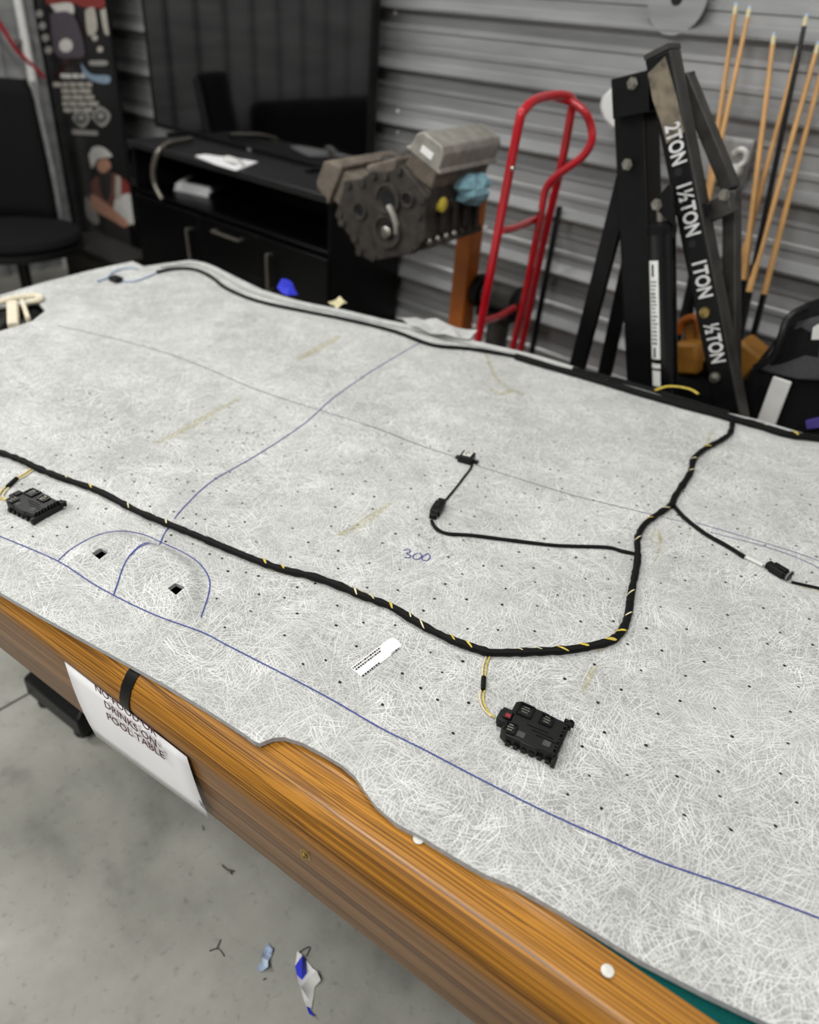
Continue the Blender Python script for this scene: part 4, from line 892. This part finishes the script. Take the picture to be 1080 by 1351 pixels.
for q in ((pst.x - .05, pst.y), (pst.x + .15, pst.y), (pst.x + .1, pst.y - .72)):
    MB().cyl((q[0] - .02, q[1], .035), (q[0] + .02, q[1], .035), .035, n=14).build('caster', M['rubber'], es)

# ---------------------------------------------------------------- red hand truck
NY, FY = 1.99, 2.27
ht = thing('hand_truck', pY(660, 455, 2.15) * 1, 'red tubular hand truck with a looped handle leaning by the ribbed wall', 'hand truck'); ht.location.z = 0
def line_to(pa, pb, Y, z): # extend the line through two pixels (on plane Y) down to height z
    a, b = pY(*pa, Y), pY(*pb, Y); return a + (b - a)*((z - a.z)/(b.z - a.z))
near = [line_to((684, 165), (630, 450), NY, .16), pY(630, 450, NY), pY(658, 300, NY), pY(684, 165, NY), pY(692, 145, NY + .02)]
top_ = [pY(704, 133, NY + .07), pY(722, 127, NY + .15), pY(745, 126, FY - .05), pY(755, 133, FY), pY(753, 150, FY + .02)]
down = [pY(742, 210, FY + .04), pY(728, 270, FY + .06), pY(710, 350, FY + .08), pY(688, 455, FY + .10)]
low = line_to((742, 210), (688, 455), FY + .09, .16)
MB().tube(smooth_path(near + top_ + down + [low], 5), .0135, 10).build('main_loop', M['red'], ht)
ploop = [pY(732, 128, FY - .08), pY(752, 134, FY - .03), pY(770, 147, FY - .02), pY(779, 165, FY), pY(780, 187, FY), pY(768, 207, FY), pY(748, 222, FY), pY(730, 236, FY), pY(719, 252, FY), pY(714, 280, FY), pY(704, 330, FY), pY(692, 390, FY), pY(676, 460, FY)]
lowp = line_to((704, 330), (676, 460), FY, .16)
MB().tube(smooth_path(ploop + [lowp], 5), .0125, 10).build('handle_loop', M['red'], ht)
for pa, pb in (((660, 305), (705, 289)), ((636, 424), (678, 406))):
    MB().tube(smooth_path([pY(*pa, NY), pY((pa[0]+pb[0])/2 + 2, (pa[1]+pb[1])/2 + 2, (NY+FY)/2), pY(*pb, FY)], 4), .012, 8).build('cross_bar', M['red'], ht)
mid = (near[0] + lowp)/2
ax_ = (lowp - near[0]).normalized()
for q, k in ((near[0], -1), (lowp, 1)):
    c = Vector((q.x + .10, q.y, .13)) + ax_*(k*.05)
    wheel = MB().lathe([(.05, -.03), (.10, -.032), (.125, -.02), (.13, 0), (.125, .02), (.10, .032), (.05, .03)], c, ax_, 20).build('wheel', M['rubber'], ht)
    MB().lathe([(.0, -.025), (.06, -.028), (.06, .028), (0, .025)], c, ax_, 14).build('hub', M['red'], wheel)
    MB().beam(q + Vector((0, 0, .02)), c, .03, .03).build('axle_bracket', M['red'], ht)
MB().cyl(near[0] + Vector((.10, 0, -.03)), lowp + Vector((.10, 0, -.03)), .01, n=8).build('axle', M['steel'], ht)
c = mid + Vector((-.16, 0, 0)); MB().box((c.x, c.y, .012), (.30, .36, .012)).build('toe_plate', M['red'], ht, bevel=.002)
for q in (near[0], lowp): MB().beam(q, (q.x - .01, q.y, .012), .03, .03).build('toe_bracket', M['red'], ht)
for px, py in ((676, 222), (709, 278)):
    q = pY(px, py, NY - .016 if px < 700 else FY - .016); MB().ball(q, .008, 8).build('rivet', M['steel'], ht)

# bench grinder on a pedestal behind the truck
gc = pY(662, 392, 2.50)
gr = thing('pedestal_grinder', (gc.x, gc.y, 0), 'dark grinder with round wheel guards on a pedestal behind the red hand truck', 'grinder')
MB().cyl((gc.x - .07, gc.y, gc.z), (gc.x + .07, gc.y, gc.z), .055, n=18).build('motor', M['iron_grey'], gr, bevel=.004)
for k in (-1, 1):
    MB().lathe([(.03, -.02), (.065, -.02), (.07, 0), (.065, .02), (.03, .02)], (gc.x + k*.10, gc.y, gc.z), (1, 0, 0), 20).build('wheel_guard', M['iron'], gr, bevel=.003)
    MB().cyl((gc.x + k*.10 - .012, gc.y, gc.z), (gc.x + k*.10 + .012, gc.y, gc.z), .055, n=18).build('grinding_wheel', M['grey'], gr)
MB().box((gc.x, gc.y, gc.z - .065), (.16, .12, .03)).build('mount_plate', M['iron'], gr, bevel=.004)
MB().cyl((gc.x, gc.y, .03), (gc.x, gc.y, gc.z - .07), .045, n=16).build('column', M['iron_grey'], gr)
MB().lathe([(.11, 0), (.11, .02), (.08, .035), (.05, .06)], (gc.x, gc.y, 0), (0, 0, 1), 18).build('foot', M['iron'], gr)

# ---------------------------------------------------------------- engine hoist
HY = 2.0
ho = thing('engine_hoist', pY(850, 400, 2.02) * 1, 'black folded engine hoist with load ratings stencilled on its boom', 'hoist'); ho.location.z = 0
mx = pY(846, 300, 2.04)
mp_t = pY(838, 118, 2.04); mp_b = pY(853, 500, 2.04); mpx = (mp_t.x + mp_b.x)/2
mtx = pY(840, 140, 2.04).x; mbx = pY(853, 495, 2.04); mdir = (mbx - pY(840, 140, 2.04)); mfoot = mbx + mdir*((.08 - mbx.z)/mdir.z)
mtop = pY(838, 112, 2.04)
MB().beam(mfoot, mtop, .085, .085, Vector((0, 1, 0))).build('mast', M['iron'], ho, bevel=.004)
q0, q1 = pY(836, 98, 1.985), pY(838, 152, 1.985)
MB().beam(q1, q0, .10, .05, Vector((0, 1, 0))).build('mast_bracket', M['iron'], ho, bevel=.003)
MB().beam(q1 + Vector((.05, .11, 0)), q0 + Vector((.05, .11, 0)), .115, .012, Vector((0, 1, 0))).build('mast_bracket', M['iron'], ho, bevel=.003)
def hex_bolt(p, r, dr=Vector((0, -1, 0)), m='steel'): MB().lathe([(r*1.5, 0), (r*1.5, .002), (r, .002), (r, .010), (0, .011)], p, dr, 6).build('bolt', M[m], ho)
hex_bolt(pY(834, 110, 1.957), .010); hex_bolt(pY(827, 217, 1.975), .010)
# boom: square box beam hanging from its pivot
BYc = 1.955
bt, bb = pY(866, 72, BYc), pY(957, 535, BYc); bd_ = (bb - bt).normalized(); bend = bt + bd_*((.28 - bt.z)/bd_.z)
bs_ = Vector((0, -1, 0)).cross(bd_).normalized(); 
if bs_.x < 0: bs_ = -bs_
bw_ = .064
def bq(t, s, y=0.0): return bt + bd_*t + bs_*s + Vector((0, y, 0))
BLN = (bend - bt).length
boom = MB().prism([bq(0, -bw_/2), bq(0, bw_/2), bq(0, bw_/2, bw_), bq(0, -bw_/2, bw_)], bd_*BLN).build('boom', [M['iron'], M['iron_grey']], ho, bevel=.005)
for p in boom.data.polygons:
    if p.normal.dot(bs_) > .8: p.material_index = 1
scuff = MB().poly([bq(.03, -bw_*.47, -.0006), bq(.012, bw_*.30, -.0006), bq(.10, bw_*.42, -.0006), bq(.185, bw_*.46, -.0006), bq(.195, -bw_*.28, -.0006), bq(.14, -bw_*.36, -.0006), bq(.09, -bw_*.48, -.0006)]).build('scuffed_patch', mat('bare_scuffed_paint', '6d6455', .7, var=.55, vs=30), boom, False)
MB().prism([bq(-.012, -bw_*.5, -.0), bq(-.012, bw_*.5, -.0), bq(-.012, bw_*.5, bw_), bq(-.012, -bw_*.5, bw_)], bd_*.012).build('end_cap', M['iron_grey'], boom)
def along(px, py): p = pY(px, py, BYc); return (p - bt).dot(bd_), (p - bt).dot(bs_)
for body, c, l in (('2TON', (887, 192), (166, 219)), ('1½TON', (904, 277), (243, 310)), ('1TON', (921, 369), (346, 393)), ('½TON', (936, 454), (429, 480))):
    t_, s_ = along(*c); ta = along(c[0] + (l[0]-c[1])*.2, l[0])[0]; tb = along(c[0] + (l[1]-c[1])*.2, l[1])[0]
    o = put_text('rating', body, .052, bq(t_, s_*0 + .002, -.0012), bd_, bs_, M['textwhite'], boom, bold=.028)
    xs = [v.co.dot(bd_) for v in o.data.vertices]; k = (tb - ta)/(max(xs) - min(xs)); c0 = bq(t_, 0)
    for v in o.data.vertices: v.co += bd_*((v.co - c0).dot(bd_)*(k - 1))
for px, py, m_ in ((895, 227, 'hole'), (913, 322, 'hole'), (930, 412, 'brass'), (943, 498, 'steel')):
    t_, s_ = along(px, py); MB().lathe([(.010, 0), (.010, .0014), (0, .0016)] if m_ == 'hole' else [(.015, 0), (.013, .008), (0, .011)], bq(t_, s_, -.0004), Vector((0, -1, 0)), 14).build('pin_hole' if m_ == 'hole' else 'boom_bolt', M[m_], boom, False)
# extension boom edge seen inside, folded leg on the right
lg = [pY(903, 100, 2.08), pY(935, 190, 2.08), pY(965, 250, 2.08), pY(971, 300, 2.08), pY(970, 400, 2.08)]
lgb = lg[-1] + (lg[-1] - lg[-2])*((.2 - lg[-1].z)/(lg[-1].z - lg[-2].z))
for i, (a, b) in enumerate(((lg[0], lg[2]), (lg[2], lgb))): MB().beam(a, b, .035, .045, Vector((0, 1, 0))).build('folded_leg', M['iron_grey'], ho, bevel=.004)
MB().beam(pY(930, 283, 2.03), pY(967, 266, 2.03), .05, .045, Vector((0, 1, 0))).build('leg_bracket', M['iron_grey'], ho, bevel=.004); hex_bolt(pY(955, 257, 1.998), .010)
# hydraulic ram with label
RY = 1.93
rt, rbm = pY(873, 308, RY), pY(877, 512, RY); rdir = (rbm - rt).normalized(); rend = rt + rdir*((.3 - rt.z)/rdir.z)
MB().cyl(rt, rend, .034, n=20).build('ram_cylinder', M['black_gloss'], ho)
MB().lathe([(.036, 0), (.036, .02), (.02, .03)], rt, -rdir, 16).build('ram_collar', M['iron'], ho)
rp = pY(872, 270, RY); MB().cyl(rt, rp, .013, n=12).build('ram_rod', M['steel'], ho)
MB().prism([pY(858, 270, RY - .02), pY(884, 240, RY - .02), pY(890, 300, RY - .02)], (0, .012, 0)).build('ram_bracket', M['iron'], ho, bevel=.002); hex_bolt(pY(866, 270, RY - .021), .010)
MB().beam(rp + Vector((-.01, .02, -.01)), rp + Vector((.10, .06, .0)), .03, .03).build('ram_clevis', M['iron'], ho)
ls = Vector((0, -1, 0)).cross(rdir).normalized(); ls = ls if ls.x > 0 else -ls
def rl(t, a): return rt + rdir*t + (ls*math.sin(a) + Vector((0, -1, 0))*math.cos(a))*.0344
def ramlab(t0, t1, a0, a1, m, name, par, lift=1.0):
    vs = []; 
    for i in range(6):
        a = a0 + (a1 - a0)*i/5
        for t in (t0, t1):
            p = rl(t, a); c = rt + rdir*t; vs.append(c + (p - c)*lift)
    return MB().add(vs, [(2*i, 2*i+1, 2*i+3, 2*i+2) for i in range(5)]).build(name, M[m], par, False)
tl = lambda y: (pY(873, y, RY) - rt).dot(rdir)
lab = ramlab(tl(341), tl(470), -.75, .12, 'label', 'ram_label', ho, 1.004); ramlab(tl(476), tl(482), -.75, .12, 'label', 'ram_label', ho, 1.004); ramlab(tl(485), tl(505), -.7, .1, 'label', 'ram_label', ho, 1.004)
ramlab(tl(346), tl(362), -.45, -.25, 'print', 'label_bar', lab, 1.012); ramlab(tl(455), tl(468), -.45, -.25, 'print', 'label_bar', lab, 1.012)
rn = random.Random(8); y = 368
while y < 450: ramlab(tl(y), tl(y + rn.uniform(1.5, 3)), -.6, rn.uniform(-.2, 0), 'grey', 'label_line', lab, 1.012); y += 5
# braces to the left
for a, b, wd in (((833, 205), (762, 482), .05), ((833, 330), (797, 495), .042)):
    Yb = 2.02 if a[1] < 300 else 2.11
    pa, pb = pY(*a, Yb), pY(*b, Yb); ee = pa + (pb - pa)*((.10 - pa.z)/(pb.z - pa.z)); MB().beam(pa, ee, wd, .02, Vector((0, 1, 0))).build('brace', M['iron'], ho, bevel=.003)
fx = mfoot.x
MB().beam((fx - .35, 2.06, .09), (fx + .22, 2.06, .09), .09, .08).build('base_beam', M['iron'], ho, bevel=.004)
MB().beam((fx - .02, 2.02, .09), (fx - .02, 1.30, .09), .08, .08).build('base_leg', M['iron'], ho, bevel=.004)
for q in ((fx - .32, 2.06), (fx + .19, 2.06), (fx - .02, 1.35)): MB().cyl((q[0] - .02, q[1], .04), (q[0] + .02, q[1], .04), .04, n=14).build('caster', M['rubber'], ho)
# orange chain saw body behind the hoist
cz = pY(912, 452, 2.30); cs = thing('orange_power_tool', (cz.x, cz.y, 0), 'orange-bodied power tool on a dark stool behind the hoist boom', 'power tool')
def beamp(a, b, Y, w_, h, n, m): return MB().beam(pY(*a, Y), pY(*b, Y), w_, h, Vector((0, 1, 0))).build(n, M[m], cs, bevel=.012)
beamp((898, 468), (930, 468), 2.30, .10, .12, 'body', 'orange_dull'); beamp((912, 424), (912, 462), 2.30, .04, .04, 'handle', 'orange_dull'); beamp((930, 485), (990, 470), 2.30, .05, .05, 'neck', 'black'); beamp((970, 460), (1000, 485), 2.30, .10, .1, 'rear_body', 'orange_dull')
MB().tube(smooth_path([pY(895, 440, 2.28), pY(900, 424, 2.28), pY(918, 420, 2.28), pY(924, 440, 2.28)], 4), .012, 8).build('front_handle', M['orange'], cs)
zz = pY(912, 492, 2.30).z
st_ = thing('dark_stool', (cz.x + .06, 2.30, 0), 'dark round stool behind the hoist holding the orange power tool', 'stool')
MB().lathe([(.0, zz - .05), (.15, zz - .05), (.16, zz - .03), (.15, zz), (0, zz + .002)], (cz.x + .06, 2.30, 0), (0, 0, 1), 20).build('seat', M['black_matte'], st_)
for k in range(4):
    a = .785 + k*1.571; MB().tube([(cz.x + .06 + .11*math.cos(a), 2.30 + .11*math.sin(a), zz - .05), (cz.x + .06 + .16*math.cos(a), 2.30 + .16*math.sin(a), 0)], .014, 8).build('leg', M['iron'], st_)

# ---------------------------------------------------------------- cues and things on and by the wall
def cue(top, bot, label, dark=False, dep=0.0):
    """a cue through two pixels, leaning from the floor to the wall; parts: shaft, ferrule, butt"""
    a = pY(*top, YB - .05 - dep)
    b0 = pY(*bot, 2.60 - dep)
    # choose the depth at 'bot' so that the line reaches the floor
    L = (a - b0).length; d = (b0 - a).normalized(); e_ = a + d*1.47
    if e_.z < .012: e_ = a + d*((a.z - .012)/-d.z)
    t = thing('pool_cue', (e_.x, e_.y, e_.z), label, 'pool cue', 'pool cues leaning on the ribbed wall'); n = (e_ - a).length
    r = lambda s: .0065 + .008*s/1.47
    P = lambda s: a + d*s
    MB().tube([P(.03), P(.4), P(.3*n + .06), P(.47*n)], [r(.03), r(.4), r(.3*n), r(.47*n)], 10).build('shaft', M['black_gloss'] if dark else M['cue'], t)
    MB().tube([P(.008), P(.03)], .0068, 10).build('ferrule', M['wire_cream'], t); MB().tube([P(0), P(.008)], .0062, 10).build('tip', M['paleblue'], t)
    MB().tube([P(.47*n), P(.8*n), P(.985*n)], [r(.47*n)*1.02, r(.8*n), r(n)], 10).build('butt', M['black_gloss'], t); MB().tube([P(.985*n), P(n)], r(n)*.97, 10).build('bumper', M['rubber'], t)
cue((971, 4), (936, 240), 'pale wooden pool cue leaning leftmost of the cues')
cue((989, 8), (939, 240), 'pale wooden pool cue leaning second from the left, close beside the leftmost', dep=.03)
cue((1021, 43), (981, 370), 'shorter wooden pool cue whose tip stands lower than its neighbours', dep=.03)
cue((1054, 60), (978, 345), 'darker golden pool cue crossing behind the shorter cue')
cue((1064, 18), (985, 400), 'all-black pool cue among the pale wooden cues', True, .06)
cue((1080, 55), (1008, 312), 'golden wooden pool cue just right of the black cue', dep=.03)
cue((1092, 60), (1011, 374), 'rightmost pale wooden pool cue with a black butt')
rd0, rd1 = pY(738, 272, YB - .04), pY(704, 450, YB - .14); dd = rd1 - rd0; rdf = rd0 + dd*((.01 - rd0.z)/dd.z)
if rdf.y < 2.3: rdf.y = 2.5
tag(MB().tube([rd0, rdf], .0125, 8).build('black_rod', M['black_gloss']), 'thin black rod leaning on the wall right of the red hand truck', 'rod')
# socket box
sp = pY(962, 210, YB - .01)
ou = thing('wall_socket', (sp.x, YB - .035, sp.z), 'grey metal socket box with a white plug on the wall behind the hoist', 'socket')
MB().box((sp.x, YB - .045, sp.z), (.16, .035, .14)).build('box', M['sheet'], ou, bevel=.004)
MB().box((sp.x, YB - .065, sp.z), (.145, .006, .125)).build('cover_plate', M['sheet'], ou, bevel=.002)
p = pY(969, 226, YB - .08); MB().lathe([(.022, 0), (.024, .02), (.016, .04), (0, .042)], (p.x, YB - .068, p.z), (0, -1, 0), 14).build('plug', M['white'], ou)
MB().tube(smooth_path([pY(968, 203, YB - .08), pY(976, 197, YB - .09), pY(984, 201, YB - .09), pY(983, 212, YB - .085), pY(974, 220, YB - .09)], 4), .009, 8).build('plug_lead', M['white'], ou)
# round plate on the wall
p = pY(893, -2, YB - .04); wp_ = thing('round_plate', (p.x, YB - .04, p.z), 'round grey disc with a dark centre hole hanging high on the ribbed wall', 'disc')
MB().lathe([(.02, 0), (.098, 0), (.10, .004), (.098, .008), (.02, .008)], (p.x, YB - .034, p.z), (0, -1, 0), 28).build('disc', M['sheet'], wp_); MB().lathe([(.02, .0), (.02, .0085), (0, .0085)], (p.x, YB - .034, p.z), (0, -1, 0), 14).build('centre_hole', M['hole'], wp_)
# white container behind the mast
WY = YB - .14; wc = pY(824, 150, WY); jug = thing('white_container', (wc.x, WY, wc.z - .1), 'white plastic container hanging on the wall behind the hoist mast', 'container')
out = [(806, 114), (792, 128), (789, 140), (794, 158), (805, 170), (816, 175), (840, 174), (850, 150), (848, 118)]
MB().prism([pY(x, y, WY - .05) for x, y in out], (0, .12, 0)).build('body', M['white'], jug, bevel=.012)
MB().cyl((wc.x, WY + .06, wc.z + .07), (wc.x, YB - .03, wc.z + .07), .008, n=8).build('hook', M['steel'], jug)
# black bag on the right
GY = 2.22
g0 = pY(1075, 560, GY); bg = thing('equipment_bag', (g0.x, GY, 0), 'tall black soft equipment bag with a white band at the right edge', 'bag')
out = [(985, 560), (992, 520), (1000, 480), (1020, 455), (1045, 425), (1062, 400), (1085, 392), (1120, 400), (1150, 470), (1160, 560), (1160, 640), (985, 640)]
P = [pY(x, y, GY) for x, y in out]; zb_ = min(p.z for p in P); P[-1].z = P[-2].z = 0.0; rings = []
ctr = sum(P, Vector())/len(P)
for yy, s in ((-.15, .72), (-.13, .88), (-.07, .98), (0, 1), (.07, .98), (.13, .9), (.15, .75)):
    rings.append([Vector((ctr.x + (p.x - ctr.x)*s, GY + yy + .02*mnoise.noise(p*4), (ctr.z + (p.z - ctr.z)*s if p.z > .01 else 0))) for p in P])
MB().tube_rings(rings).build('bag_body', M['black_matte'], bg)
mbh = MB(); hb = [Vector((p.x, p.y, p.z)) for p in (pY(998, 490, GY - .155), pY(1022, 452, GY - .14), pY(1050, 425, GY - .13), pY(1095, 415, GY - .13), pY(1110, 505, GY - .165), pY(1050, 502, GY - .17))]
mbh.prism(hb, (0, .03, 0)).build('flap', mat('flap_fabric', '38393b', .85, var=.15, vs=80), bg, bevel=.01)
wb0, wb1 = pY(1032, 500, GY - .17), pY(1004, 575, GY - .17); MB().beam(wb0, wb1, .048, .008, Vector((0, 1, 0))).build('white_band', M['white'], bg, bevel=.003)
MB().tube(smooth_path([pY(1063, 405, GY - .12), pY(1040, 420, GY - .16), pY(1030, 445, GY - .18), pY(1020, 470, GY - .18), pY(996, 485, GY - .18)], 5), .010, 8).build('carry_strap', M['black'], bg)
MB().prism([pY(x, y, GY - .146) for x, y in ((1072, 432), (1078, 428), (1092, 430), (1092, 448), (1070, 448))], (0, .004, 0)).build('white_patch', M['white'], bg, False)
MB().prism([pY(x, y, GY - .165) for x, y in ((1062, 556), (1100, 548), (1100, 562), (1064, 566))], (0, .02, 0)).build('purple_patch', M['purple'], bg, False)
